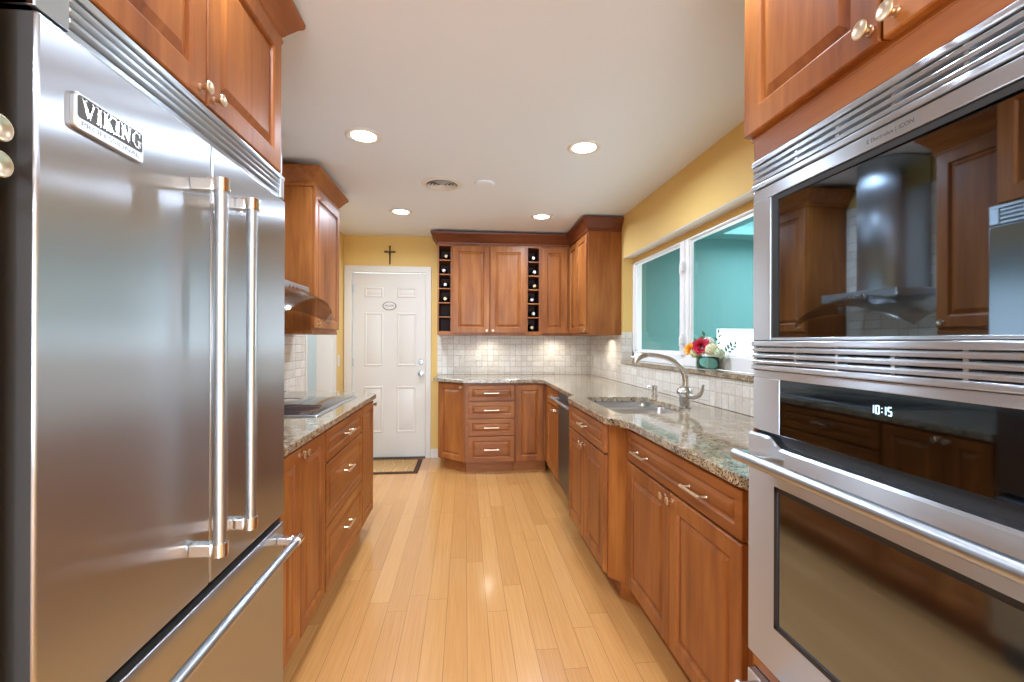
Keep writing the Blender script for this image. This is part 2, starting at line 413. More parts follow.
# back wall with the door opening
DX0, DX1, DH = -1.208, -.432, 2.022
wb = MB(); wb.box(-4.0, DX0-.012, YB, YB+T, 0, CEIL); wb.box(DX1+.012, XR, YB, YB+T, 0, CEIL); wb.box(DX0-.012, DX1+.012, YB, YB+T, DH+.012, CEIL)
struct('wall_back', wb, WALLY)
# left wall with a cased opening to the side room
OY0, OY1, OH = 3.87, 4.62, 2.03
wl = MB(); wl.box(XL-T, XL, YR, OY0, 0, CEIL); wl.box(XL-T, XL, OY1, YB, 0, CEIL); wl.box(XL-T, XL, OY0, OY1, OH, CEIL)
struct('wall_left', wl, WALLY)
# right wall with the deep window recess
WY0, WY1, WZ0, WZ1 = 1.72, 3.985, 1.085, 2.042
WT = .158
wr = MB(); wr.box(XR, XR+WT, YR, WY0, 0, CEIL+.5); wr.box(XR, XR+WT, WY1, YB+T, 0, CEIL+.5); wr.box(XR, XR+WT, WY0, WY1, 0, WZ0); wr.box(XR, XR+WT, WY0, WY1, WZ1, CEIL+.5)
wr.box(XR+.10, XR+WT, WY0, WY1, 1.985, WZ1)          # wall strip above the window frame at the back of the recess
struct('wall_right', wr, WALLY)
struct('soffit_light_board', MB().box(XR+.0005, XR+.0995, WY0+.001, WY1-.001, WZ1-.006, WZ1-.0005, .001), WHITE)   # white board added under the recess head to put the daylight there into colour
# unseen wall behind the camera; its wide opening is made for the added fill
wq = MB(); wq.box(XL-T, -1.15, YR-T, YR, 0, CEIL); wq.box(1.27, XR, YR-T, YR, 0, CEIL); wq.box(-1.15, 1.27, YR-T, YR, 2.25, CEIL)
struct('wall_rear', wq, WALLY)
# side room shell
sr = MB(); sr.box(-4.0, -3.9, 2.5, YB, 0, CEIL); sr.box(-3.9, XL-T, 2.4, 2.5, 0, CEIL); sr.box(-3.9, XL-T, YB-.02, YB, 0, CEIL)
struct('wall_side_room', sr, BLUEG)
# patio behind the window
PX1, PY0, PY1, PZ = 5.2, .2, 5.65, 2.62
pw = MB()
pw.box(XR+WT, 3.28, PY1, PY1+.12, 0, PZ+.4); pw.box(3.28, PX1, PY1, PY1+.12, 1.46, PZ+.4); pw.box(3.28, PX1, PY1, PY1+.12, 0, .55)
struct('wall_patio_end', pw, TEAL)
struct('wall_patio_side', MB().box(PX1, PX1+.12, PY0, 1.1, 0, PZ+.4).box(PX1, PX1+.12, 4.4, PY1+.12, 0, PZ+.4).box(PX1, PX1+.12, 1.1, 4.4, 2.05, PZ+.4).box(PX1, PX1+.12, 1.1, 4.4, 0, .45), TEAL)  # the opening in this unseen wall is made for the added fill lamp
struct('wall_patio_near', MB().box(XR+WT, PX1, PY0-.12, PY0, 0, PZ+.4), TEAL)
pc = MB(); pc.box(XR+WT, 3.16, PY0, PY1, PZ, PZ+.10); pc.box(3.16, PX1, 5.32, PY1, PZ, PZ+.1); pc.box(3.16, PX1, PY0, 1.5, PZ, PZ+.1); pc.box(4.9, PX1, 1.5, 5.32, PZ, PZ+.1)
struct('ceiling_patio', pc, TEAL)
pb = MB(); pb.box(2.90, 2.98, PY0, PY1, PZ-.05, PZ)
struct('trim_1', pb, TEALD)
struct('floor_patio', MB().box(XR+WT, PX1, PY0, PY1, -.1, 0), simple('patio_paving', (.74, .73, .70), .8))

# entrance door in the back wall
dr = MB(); fd = back_face(YB+.035)
dr.box(DX0, DX1, -.04, 0, .012, DH-.004, .003, fd)
PAN = [(.0, (1.755, 1.868)), (.0, (1.005, 1.590)), (.0, (.278, .785))]
for z0, z1 in ((1.755, 1.868), (1.005, 1.590), (.278, .785)):
    for a0, a1 in ((-1.088, -.888), (-.742, -.534)):
        dr.panel(fd, a0, a1, z0, z1, [(0, 0), (.007, .006), (.016, .006), (.026, -.0), (.030, .001), (.048, .006)], 0, False)
door1 = part('door_1', dr, WHITE, None, origin=(DX0, YB, 0), angle=20); door1['kind'] = 'structure'
cs = MB()
fb = back_face(YB)
for a0, a1 in ((DX0-.082, DX0-.006), (DX1+.006, DX1+.062)):
    cs.box(a0, a1, -.10, .016, 0, DH+.006, .003, fb)
cs.box(DX0-.082, DX1+.062, -.10, .016, DH+.006, DH+.070, .003, fb)
part('door_frame', cs, WHITE, door1)
part('threshold', MB().box(DX0, DX1, -.06, .004, .001, .012, .002, fb), simple('threshold_dark', (.05, .045, .04), .5), door1)
for nm, z, r in (('door_knob', .925, .030), ('deadbolt', 1.052, .028)):
    mb = MB(); o = fd.p(-.482, 0, z)
    if nm == 'door_knob': mb.lathe([(.032, 0), (.032, .006), (.012, .01), (.012, .03), (.024, .038), (.028, .05), (.024, .062), (.001, .066)], o, fd.n, 20)
    else: mb.lathe([(.030, 0), (.030, .008), (.025, .016), (.001, .017)], o, fd.n, 20).box(-.486, -.478, .016, .03, z-.014, z+.014, .002, fd)
    part(nm, mb, BARST, door1)
for z in (.25, 1.05, 1.85):
    part('hinge', MB().cyl(fd.p(DX0+.002, .006, z-.045), fd.p(DX0+.002, .006, z+.045), .006), BARST, door1)
bb = MB()
bb.box(DX1+.064, -.27, 0, .014, 0, .10, .004, fb); bb.box(-1.30, DX0-.084, 0, .014, 0, .10, .003, fb)
struct('baseboard_back', bb, WHITE)
# cased opening on the left
tr = MB(); fl = left_face(XL)
tr.box(OY0-.030, OY0, -.002, .016, 0, OH+.07, .003, fl); tr.box(OY1, OY1+.11, -.002, .016, 0, OH+.07, .003, fl); tr.box(OY0, OY1, -.002, .016, OH, OH+.07, .003, fl)
tr.box(OY1-.012, OY1, -.14, .016, 0, OH, .002, fl); tr.box(OY0, OY0+.012, -.14, .016, 0, OH, .002, fl)
struct('trim_2', tr, WHITE)

# kitchen window
win = bpy.data.objects.new('window_1', None); col.objects.link(win); win.location = (XR+.1, (WY0+WY1)/2, WZ0); ORG['window_1'] = V(win.location); win['kind'] = 'structure'
FX0, FX1 = XR+.085, XR+.155; fwn = Fr((FX0, 0, 0), (0, 1, 0), (-1, 0, 0))
wy0, wy1, wz0, wz1 = WY0, WY1, 1.117, 1.986
f = MB(); D = FX0-FX1
f.box(wy1-.050, wy1, D, 0, wz0, wz1, .004, fwn); f.box(wy0, wy0+.05, D, 0, wz0, wz1, .004, fwn)
f.box(wy0, wy1, D, 0, wz1-.012, wz1, .004, fwn); f.box(wy0, wy1, D, 0, wz0, 1.196, .004, fwn)
f.box(2.945, 3.00, -.035, .0, 1.19, wz1-.01, .004, fwn)
part('window_frame', f, FRAMEW, win)
for i, (y0, y1) in enumerate(((2.985, wy1-.048), (wy0+.048, 2.952))):
    s_ = MB(); w_ = .030 if i == 0 else .018
    s_.box(y0, y0+w_+.03*(i == 0), -.032, -.004 if i else .014, 1.192, 1.977, .003, fwn); s_.box(y1-w_, y1, -.032, -.012, 1.192, 1.977, .003, fwn)
    s_.box(y0, y1, -.045, -.012, 1.192, 1.192+w_*.8, .003, fwn); s_.box(y0, y1, -.045, -.012, 1.977-w_*.45, 1.977, .003, fwn)
    sash = part('sash', s_, FRAMEW, win)
    part('pane', MB().box(y0+w_*.5, y1-w_*.5, -.026, -.021, 1.20, 1.972, 0, fwn), PANE, sash)
for z in (1.30, 1.80):
    part('latch', MB().box(2.975, 3.005, .012, .034, z-.035, z+.035, .006, fwn).box(2.982, 2.998, .03, .042, z-.05, z+.02, .005, fwn), FRAMEW, win)
part('sill', MB().box(WY0+.001, WY1-.002, -.085, .022, 1.086, 1.116, .005, right_face(XR)), GRAN, win, 'narrow granite window ledge')

# tiled backsplashes
tb = part('tile_backsplash', MB().box(-.30, XR-.002, .001, .012, .916, 1.345, .001, back_face(YB)), TILEX)
tag(tb, 'cream stone mosaic backsplash on the end wall under the wine racks', 'backsplash')
t2 = MB(); frr = right_face(XR)
t2.box(WY1+.012, YB-.013, .001, .012, .916, 1.343, .001, frr); t2.box(1.135, WY1+.012, .001, .012, .916, 1.084, .001, frr)
tag(part('jamb_tile', MB().box(WY1-.012, WY1-.001, -.084, .012, 1.117, 1.37, .001, frr), TILEX), 'strip of stone tile lining the far window jamb', 'tile')
tag(part('tile_backsplash', t2, TILEY), 'beige stone mosaic backsplash running under the window ledge', 'backsplash')
tag(part('tile_backsplash', MB().box(1.64, OY0-.032, .001, .012, .916, 2.25, .001, left_face(XL)).box(3.46, OY0-.032, .001, .012, .10, .915, .001, left_face(XL)), TILEY), 'white mosaic tile behind the cooktop and range hood', 'backsplash')

# ------------------------------------------------------------------ ceiling fixtures
names = ['ceiling downlight nearer the refrigerator, front left of four', 'ceiling downlight nearer the oven column, front right of four', 'small far ceiling downlight in front of the white door, back left', 'far ceiling downlight in front of the wine rack cabinets, back right']
for i, (x, y) in enumerate(LAMPS[:4]):
    t = thing('ceiling_light', names[i], 'ceiling light', (x, y, CEIL), 'recessed ceiling downlights')
    part('trim_ring', MB().lathe([(.098, -.0005), (.098, -.004), (.090, -.008), (.074, -.006), (.068, -.002), (.068, -.0005)], (x, y, CEIL), seg=36, caps=False), WHITE, t)
    part('diffuser', MB().lathe([(.068, -.001), (.068, -.004), (.001, -.006)], (x, y, CEIL), seg=36), EMIT, t)
t = thing('ceiling_vent', 'round white ceiling air vent with concentric rings', 'vent', (-.17, 3.33, CEIL))
mb = MB(); c0 = (-.17, 3.33, CEIL)
mb.lathe([(.150, -.0005), (.150, -.004), (.125, -.012), (.112, -.012), (.108, -.004), (.108, -.0005)], c0, seg=40, caps=False)
part('flange', mb, WHITE, t)
for r in (.094, .070, .046, .022):
    part('louver', MB().lathe([(r+.010, -.016), (r+.009, -.018), (r-.008, -.004), (r-.010, -.004)], c0, seg=36, caps=False), WHITE, t)
part('duct', MB().lathe([(.108, -.001), (.108, -.002)], c0, seg=36), BLACK, t, 'dark opening behind the rings')
tag(part('ceiling_detector', MB().lathe([(.070, -.0005), (.070, -.010), (.062, -.016), (.030, -.018), (.001, -.018)], (.138, 3.277, CEIL), seg=32), CEILM), 'faint round white disc on the ceiling right of the air vent', 'detector')

# ------------------------------------------------------------------ refrigerator
FX = -.61; FY0, FY1, FYM = .716, 1.620, 1.167
ff = left_face(FX)
fr_ = thing('refrigerator', 'large stainless steel french door refrigerator with bottom freezer drawer', 'refrigerator', (-.95, (FY0+FY1)/2, 0))
part('body', MB().box(FY0+.006, FY1-.002, -.655, -.075, .06, 1.832, .002, ff), FSIDE, fr_)
def fdoor(a0, a1, z0, z1, name):
    mb = MB(); mb.box(a0, a1, -.066, 0, z0, z1, .005, ff, 3); o = part(name, mb, [STEEL, FSIDE], fr_)
    for p in o.data.polygons:
        if p.normal.x < .5 and not (p.normal.x > .2): p.material_index = 1
    return o
dl = fdoor(FY0, FYM-.0025, .692, 1.752, 'door'); drr = fdoor(FYM+.0025, FY1, .692, 1.752, 'door'); fz = fdoor(FY0, FY1, .115, .668, 'freezer_drawer')
part('toe_grille', MB().box(FY0+.01, FY1-.01, -.10, -.05, .005, .108, .003, ff), FSIDE, fr_)
part('gap_seal', MB().box(FY0+.01, FY1-.01, -.07, -.03, .660, .70, 0, ff), BLACK, fr_)
def fhandle(p0, p1, parent, off=.062, root_in=.0):
    """pro bar handle: bar from p0 to p1 on the face (a,z), brackets at both ends"""
    d = V((p1[0]-p0[0], p1[1]-p0[1])); L = d.length; d /= L
    def pt(k, dd): return ff.p(p0[0]+d.x*k, dd, p0[1]+d.y*k)
    h = part('handle', MB().tube([pt(.012, off), pt(L-.012, off)], .0135, 20), BARST, parent)
    for k0, k1 in ((0, .030), (L-.030, L)):
        mb = MB()
        if abs(d.x) < .5: mb.box(p0[0]-.013, p0[0]+.013, .0, off-.012, min(p0[1]+d.y*k0, p0[1]+d.y*k1), max(p0[1]+d.y*k0, p0[1]+d.y*k1), .004, ff)
        else: mb.box(p0[0]+min(k0, k1), p0[0]+max(k0, k1), .0, off-.012, p0[1]-.013, p0[1]+.013, .004, ff)
        mb.tube([pt(k0, off), pt(k1, off)], .0165, 20)
        part('bracket', mb, CHROME, h)
    return h
fhandle((1.090, .795), (1.090, 1.645), dl); fhandle((1.238, .795), (1.238, 1.645), drr); fhandle((FY0+.06, .622), (1.585, .622), fz)
g = MB()
g.box(FY0, FY1, -.064, -.012, 1.758, 1.770, .002, ff); g.box(FY0, FY1, -.064, -.002, 1.820, 1.834, .003, ff)
g.box(FY0, .775, -.064, -.004, 1.758, 1.832, .002, ff); g.box(1.588, FY1, -.064, -.004, 1.758, 1.832, .002, ff)
part('grille_frame', g, STEELH, fr_)
for z in (1.7795, 1.7965, 1.8125):
    mb = MB(); mb.panel(ff, .775, 1.588, z-.0066, z+.0066, [(0, -.04), (0, -.012), (.002, -.008), (.004, -.006)]); part('louver', mb, STEELH, fr_)
part('grille_back', MB().box(.775, 1.588, -.06, -.045, 1.765, 1.825, 0, ff), BLACK, fr_)
# badge
def letters(word, fr, a0, z0, h, wid, d0, d1, gap=.16, serif=True):
    """raised block lettering with serifs, each glyph from slanted bars"""
    G = {'V': (.9, [((.02, 1), (.45, 0), .24), ((.45, 0), (.88, 1), .12)], [(.0, .32, 1), (.68, 1.0, 1)]),
         'I': (.36, [((.18, 0), (.18, 1), .22)], [(0, .36, 0), (0, .36, 1)]),
         'K': (.84, [((.18, 0), (.18, 1), .22), ((.24, .40), (.74, 1), .12), ((.36, .54), (.76, 0), .22)], [(0, .36, 0), (0, .36, 1), (.52, .9, 0), (.54, .88, 1)]),
         'N': (.86, [((.14, 0), (.14, 1), .11), ((.14, 1), (.74, 0), .22), ((.74, 0), (.74, 1), .11)], [(0, .28, 0), (.0, .28, 1), (.6, .88, 1)]),
         'G': (.84, [((.40, 1), (.12, .72), .14), ((.12, .74), (.12, .26), .22), ((.12, .28), (.40, 0), .14), ((.38, .02), (.72, .08), .12), ((.70, .05), (.70, .42), .20), ((.38, .98), (.72, .86), .12), ((.72, 1.0), (.72, .72), .09)], [(.52, .88, .44)])}
    tot = sum(G[c][0] for c in word)+gap*(len(word)-1); k = wid/tot; x = 0; mb = MB()
    for c in word:
        w, bars, ser = G[c]
        for (x0, y0), (x1, y1), th in bars:
            q = V((x1-x0, (y1-y0)*h/k)); nrm = V((-q.y, q.x)).normalized()*th*.5
            if abs(q.x) > abs(q.y)*3: nrm = V((0, th*.5))
            else: nrm = V((th*.5, 0))
            pts = [(x0-nrm.x, y0*h/k-nrm.y), (x0+nrm.x, y0*h/k+nrm.y), (x1+nrm.x, y1*h/k+nrm.y), (x1-nrm.x, y1*h/k-nrm.y)]
            r0 = mb.ring([fr.p(a0+(x+px)*k, d0, z0+py*k) for px, py in pts]); r1 = mb.ring([fr.p(a0+(x+px)*k, d1, z0+py*k) for px, py in pts])
            mb.bridge(r0, r1); mb.cap(r1); mb.cap(r0)
        for s0, s1, y in ser if serif else ():
            zc = z0+y*h; t_ = h*.045
            mb.box(a0+(x+s0)*k, a0+(x+s1)*k, d0, d1, zc-(0 if y == 0 else t_*(2 if y == 1 else 1)), zc+(t_*2 if y == 0 else (0 if y == 1 else t_)), 0, fr)
        x += w+gap
    return mb
def text(body, fr, a0, zc, h, d, m, parent, name='lettering', width=None, th=.0004, mirror=False):
    """small raised text laid on a face; reads along +a (or -a when mirror)"""
    cu = bpy.data.curves.new('txt', 'FONT'); cu.body = body; cu.size = 1; cu.extrude = 0; cu.align_y = 'CENTER'
    to = bpy.data.objects.new('txt', cu); col.objects.link(to)
    me = bpy.data.meshes.new_from_object(to.evaluated_get(bpy.context.evaluated_depsgraph_get()))
    bpy.data.objects.remove(to); bpy.data.curves.remove(cu)
    xs = [v.co.x for v in me.vertices]; w0 = max(xs)-min(xs); x0 = min(xs)
    sx = (width/w0) if width else h/.72; sy = h/.72
    mb = MB(); mb.bm.from_mesh(me); bpy.data.meshes.remove(me)
    sg = -1 if mirror else 1
    for v in mb.bm.verts: v.co = fr.p(a0+sg*(v.co.x-x0)*sx, d, zc+v.co.y*sy)
    r = bmesh.ops.extrude_face_region(mb.bm, geom=list(mb.bm.faces))
    bmesh.ops.translate(mb.bm, verts=[v for v in r['geom'] if isinstance(v, bmesh.types.BMVert)], vec=fr.n*th)
    return part(name, mb, m, parent, smooth=False)
B0, B1, BZ0, BZ1 = .770, .922, 1.610, 1.668
mb = MB(); 
def rrect(a0, a1, z0, z1, r, n=5):
    pts = []
    for cx, cz, s0 in ((a1-r, z0+r, -PI/2), (a1-r, z1-r, 0), (a0+r, z1-r, PI/2), (a0+r, z0+r, PI)):
        for i in range(n+1): t_ = s0+PI/2*i/n; pts.append((cx+r*math.cos(t_), cz+r*math.sin(t_)))
    return pts
def plate(mb, fr, a0, a1, z0, z1, r, levels):
    prev = None
    for ins, d in levels:
        rg = mb.ring([fr.p(a, d, z) for a, z in rrect(a0+ins, a1-ins, z0+ins, z1-ins, max(.001, r-ins))])
        if prev: mb.bridge(prev, rg)
        else: mb.cap(rg)
        prev = rg
    mb.cap(prev); return mb
badge = part('badge', plate(MB(), ff, B0, B1, BZ0, BZ1, .008, [(0, .0002), (0, .006), (.0015, .008)]), simple('badge_steel', (.50, .50, .50), .33, 1), fr_)
part('badge_field', plate(MB(), ff, B0+.005, B1-.005, BZ0+.0185, BZ1-.004, .005, [(0, .0075), (0, .0086)]), simple('badge_grey', (.045, .045, .045), .4), badge)
part('badge_lettering', letters('VIKING', ff, B0+.012, BZ0+.0225, .028, .128, .0084, .0105), CHROME, badge)
text('PROFESSIONAL', ff, B0+.012, BZ0+.0105, .0080, .0079, simple('badge_small_ink', (.10, .10, .10), .4), badge, 'badge_lettering', .128)

# ------------------------------------------------------------------ cabinet above the refrigerator and the pantry nearer the camera
CROWN = [(0, 2.285), (.010, 2.285), (.014, 2.30), (.010, 2.312), (.016, 2.318), (.024, 2.330), (.050, 2.365), (.064, 2.378), (.068, 2.388), (.068, 2.398), (0, 2.398)]
CB = -.635; fc = left_face(CB)
t = thing('upper_cabinet', 'two door cherry cabinet above the refrigerator', 'cabinet', (-.95, 1.16, 1.84))
part('body', MB().box(.70, 1.612, -.655, 0, 1.836, 2.40, .001, fc), WY, t)
for a0, a1, ka in ((.712, 1.151, 1.125), (1.157, 1.595, 1.183)):
    d = door(fc, a0, a1, 1.842, 2.290, t); knob(fc, ka, 1.868, d, r=.0145)
part('crown', MB().sweep([(CB, .70), (CB, 1.612), (XL+.005, 1.612)][::1], [(o, z) for o, z in CROWN]), WY, t)
CB2 = -.654; fp = left_face(CB2)
t = thing('pantry_cabinet', 'tall cabinet at the left edge with two round knobs', 'cabinet', (-.98, .2, 0))
part('body', MB().box(-.30, .69, -.62, 0, .11, 2.40, .001, fp), WZ, t); part('toe_kick', MB().box(-.30, .69, -.6, -.06, 0, .11, 0, fp), WY, t)
for z0, z1, kz in ((1.536, 2.28, 1.560), (.13, 1.530, 1.512)):
    d = door(fp, .20, .686, z0, z1, t); knob(fp, .666, kz, d, r=.0175)
part('crown', MB().sweep([(CB2, -.30), (CB2, .69)], CROWN), WY, t)

# ------------------------------------------------------------------ left run: base cabinets, counter, cooktop, hood, uppers
LB = -.648; fl_ = left_face(LB)
def base_body(t, fr, a0, a1, depth, m, toe=WY, z1=.878):
    part('body', MB().box(a0, a1, -depth, 0, .11, z1, .001, fr), m, t)
    part('toe_kick', MB().box(a0, a1, -depth, -.065, 0.0, .11, 0, fr), toe, t)
t = thing('base_cabinet', 'two door cherry base cabinet beside the refrigerator', 'cabinet', (-.95, 1.84, 0))
base_body(t, fl_, 1.632, 2.148, .648, WZ)
d = door(fl_, 1.640, 1.832, .125, .868, t, fwid=.048); knob(fl_, 1.812, .842, d, r=.014)
d = door(fl_, 1.838, 2.140, .125, .868, t, fwid=.048); knob(fl_, 1.860, .842, d, r=.014)
t = thing('base_cabinet', 'three drawer cherry cabinet under the cooktop', 'cabinet', (-.95, 2.42, 0))
base_body(t, fl_, 2.150, 2.898, .648, WZ)
for z0, z1, ps in ((.722, .866, (2.524,)), (.425, .712, (2.524,)), (.125, .415, (2.524,))):
    d = drawer(fl_, 2.158, 2.890, z0, z1, t, WY)
    for a in ps: pull(fl_, a, (z0+z1)/2+(.0 if z1 > .8 else .03), d, .12)
t = thing('base_cabinet', 'narrow cherry end cabinet at the far end of the cooktop counter', 'cabinet', (-.95, 2.92, 0))
base_body(t, fl_, 2.900, 3.235, .648, WZ)
d = door(fl_, 2.908, 3.227, .125, .868, t, fwid=.048); knob(fl_, 3.20, .846, d, r=.015)
ct = part('countertop', MB().slab([(XL+.001, 1.630), (-.612, 1.630), (-.612, 3.240), (-.635, 3.285), (-.78, 3.39), (XL+.001, 3.45)], .880, .914), GRAN, None, origin=(-.95, 2.4, .88), smooth=False)
tag(ct, 'speckled granite counter holding the glass cooktop', 'countertop')
t = thing('cooktop', 'black glass electric cooktop with steel rim set in the granite', 'cooktop', (-.96, 2.66, .914))
mb = MB(); plate(mb, Fr((0, 0, 0), (0, 1, 0), (1, 0, 0)), 0, 0, 0, 0, .001, [(0, 0)]) if False else None
def hplate(mb, x0, x1, y0, y1, r, levels):
    prev = None
    for ins, z in levels:
        rg = mb.ring([V((x, y, z)) for x, y in rrect(x0+ins, x1-ins, y0+ins, y1-ins, max(.001, r-ins))])
        if prev: mb.bridge(prev, rg)
        else: mb.cap(rg)
        prev = rg
    mb.cap(prev); return mb
part('rim', hplate(MB(), -1.215, -.700, 2.265, 3.06, .012, [(0, .9145), (0, .919), (.004, .922), (.018, .922), (.022, .9195)]), BARST, t)
ckg = part('glass', hplate(MB(), -1.19, -.725, 2.29, 3.035, .008, [(0, .9195), (0, .9222), (.001, .9228)]), CKGLASS, t)
for x, y, r in ((-1.09, 2.47, .085), (-1.09, 2.86, .11), (-.86, 2.48, .11), (-.86, 2.88, .085)):
    part('burner_ring', MB().lathe([(r, .9229), (r, .9232), (r-.004, .9232), (r-.004, .9229)], (x, y, 0), seg=40, caps=False), simple('burner_grey', (.12, .12, .12), .3) if 'burner_grey' not in bpy.data.materials else bpy.data.materials['burner_grey'], t)
LU = -.977; fu = left_face(LU)
def left_upper(label, a0, a1, ka, ret):
    t = thing('upper_cabinet', label, 'cabinet', (-1.14, (a0+a1)/2, 1.34))
    part('body', MB().box(a0, a1, -.310, 0, 1.345, 2.40, .001, fu), WZ, t)
    part('light_rail', MB().box(a0, a1, -.310, .004, 1.325, 1.3445, .002, fu), WY, t)
    d = door(fu, a0+.008, a1-.008, 1.362, 2.262, t); knob(fu, ka, 1.388, d, r=.014)
    path = [(LU, a0), (LU, a1)]
    path = ([(XL+.014, a0)] if ret[0] else [])+path+([(XL+.014, a1)] if ret[1] else [])
    part('crown', MB().sweep(path, [(o, z-.02) for o, z in CROWN]), WY, t)
left_upper('single door cherry wall cabinet by the range hood', 3.02, 3.60, 3.075, (1, 1))
left_upper('cherry wall cabinet between the refrigerator and the range hood', 1.69, 2.125, 2.08, (0, 1))
t = thing('range_hood', 'stainless chimney range hood with curved glass canopy above the cooktop', 'range hood', (-1.15, 2.575, 1.4))
mb = MB(); HC = 2.575
ch = [(XL+.013, HC-.15)]+[(XL+.16+.14*math.cos(a), HC+.15*math.sin(a)) for a in [(-PI/2)+PI*i/16 for i in range(17)]]+[(XL+.013, HC+.15)]
r0 = mb.ring([V((x, y, 1.60)) for x, y in ch]); r1 = mb.ring([V((x, y, 2.41)) for x, y in ch]); mb.bridge(r0, r1); mb.cap(r0); mb.cap(r1)
part('chimney', mb, STEEL, t)
part('motor_box', MB().box(XL+.013, -.93, HC-.27, HC+.27, 1.545, 1.600, .008), STEEL, t)
for i in range(3):
    part('button', MB().cyl((-.932, HC-.05+.05*i, 1.572), (-.926, HC-.05+.05*i, 1.572), .008), CHROME, t)
mb = MB(); NU, NV = 30, 16; top = []; bot = []
for i in range(NU+1):
    rowt, rowb = [], []
    for j in range(NV+1):
        s_ = -1+2*i/NU; q = j/NV
        y = HC+s_*.432; front = -.79-.07*abs(s_)**4
        x = XL+.02+(front-XL-.02)*q
        z = 1.615-.105*s_*s_-.02*abs(s_)**4-.105*q**3.0
        rowt.append(mb.bm.verts.new((x, y, z))); rowb.append(mb.bm.verts.new((x, y, z-.007)))
    top.append(rowt); bot.append(rowb)
for i in range(NU):
    mb.bridge(top[i], top[i+1], False); mb.bridge(bot[i], bot[i+1], False)
    for j in (0, NV): mb.bm.faces.new((top[i][j], top[i+1][j], bot[i+1][j], bot[i][j]))
for i in (0, NU): mb.bridge(top[i], bot[i], False)
part('glass_canopy', mb, HGLASS, t, 'clear curved glass canopy')

# ------------------------------------------------------------------ back run: base cabinets
BY = 4.405; fbk = back_face(BY)
t = thing('base_cabinet', 'angled single door cherry base cabinet beside the white door', 'cabinet', (-.13, 4.75, 0))
P0, P1 = V((-.268, 4.625, 0)), V((-.004, 4.392, 0)); u = (P1-P0).normalized(); fa = Fr(P0+V((-u.y, u.x, 0))*.020, u, V((u.y, -u.x, 0))); La = (P1-P0).length
mb = MB(); poly = [(-.266, YB-.014), (-.266, 4.640), (-.004, BY), (.012, BY), (.012, YB-.014)]
r0 = mb.ring([V((x, y, .11)) for x, y in poly]); r1 = mb.ring([V((x, y, .878)) for x, y in poly]); mb.bridge(r0, r1); mb.cap(r0); mb.cap(r1)
part('body', mb, WZ, t)
mb = MB(); poly = [(-.20, YB-.014), (-.20, 4.665), (.010, 4.472), (.012, YB-.014)]
r0 = mb.ring([V((x, y, 0)) for x, y in poly]); r1 = mb.ring([V((x, y, .11)) for x, y in poly]); mb.bridge(r0, r1); mb.cap(r0); mb.cap(r1)
part('toe_kick', mb, WX, t)
d = door(fa, .008, La-.010, .118, .868, t, fwid=.05); knob(fa, La-.035, .838, d, r=.014)
t = thing('base_cabinet', 'four drawer cherry cabinet in the far run', 'cabinet', (.25, 4.75, 0))
base_body(t, fbk, .014, .486, YB-BY-.014, WX, WX)
for z0, z1 in ((.708, .858), (.540, .698), (.372, .530), (.118, .362)):
    d = drawer(fbk, .034, .480, z0, z1, t, WX); pull(fbk, .257, (z0+z1)/2, d, .145)
t = thing('base_cabinet', 'single door cherry cabinet in the far inner corner', 'cabinet', (.65, 4.75, 0))
base_body(t, fbk, .488, .80, YB-BY-.014, WZ, WX)
door(fbk, .496, .764, .118, .860, t, fwid=.052)
# right run
RB = .790; frb = right_face(RB)
t = thing('base_cabinet', 'cherry cabinet with one small drawer between the corner and dishwasher', 'cabinet', (1.0, 4.05, 0))
base_body(t, frb, 3.702, 4.400, XR-RB-.012, WZ)
d = drawer(frb, 3.712, 4.20, .722, .866, t, WY); pull(frb, 3.955, .795, d, .10)
d = door(frb, 3.712, 4.20, .125, .712, t, fwid=.052); pull(frb, 3.85, .69, d, .09)
t = thing('dishwasher', 'stainless steel dishwasher under the far granite counter', 'dishwasher', (1.0, 3.40, 0))
part('body', MB().box(3.102, 3.700, -.60, -.002, .11, .874, .001, frb), FSIDE, t); part('toe_kick', MB().box(3.102, 3.700, -.58, -.06, 0, .11, 0, frb), BLACK, t)
dd = part('door', MB().box(3.106, 3.696, -.0005, .020, .115, .868, .004, frb), STEELD, t)
mb = MB(); mb.tube([frb.p(3.11, .078, .815), frb.p(3.69, .078, .815)], .011, 16)
for a in (3.12, 3.68): mb.box(a-.011, a+.011, .0195, .078, .805, .825, .003, frb)
part('handle', mb, BARST, dd)
SB = .715; fsb = right_face(SB)
t = thing('sink_cabinet', 'bumped out cherry sink cabinet with drawer front and two doors', 'cabinet', (1.0, 2.61, 0))
mb = MB(); poly = [(RB+.03, 2.118), (SB+.032, 2.212), (SB+.032, 3.004), (RB+.03, 3.098), (XR-.013, 3.098), (XR-.013, 2.118)]
r0 = mb.ring([V((x, y, .11)) for x, y in poly]); r1 = mb.ring([V((x, y, .60)) for x, y in poly]); mb.bridge(r0, r1); mb.cap(r0); mb.cap(r1)
mb.box(2.205, 3.010, -.03, 0, .11, .878, 0, fsb)     # front board, with an angled stile either side
for q0, q1 in (((RB, 2.118), (SB, 2.205)), ((SB, 3.010), (RB, 3.098))):
    pp = [q0, q1, (q1[0]+.03, q1[1]), (q0[0]+.03, q0[1])]
    r0 = mb.ring([V((x, y, .11)) for x, y in pp]); r1 = mb.ring([V((x, y, .878)) for x, y in pp]); mb.bridge(r0, r1); mb.cap(r0); mb.cap(r1)
part('body', mb, WZ, t, smooth=False)
mb = MB(); poly = [(RB+.065, 2.118), (SB+.065, 2.21), (SB+.065, 3.005), (RB+.065, 3.098), (XR-.013, 3.098), (XR-.013, 2.118)]
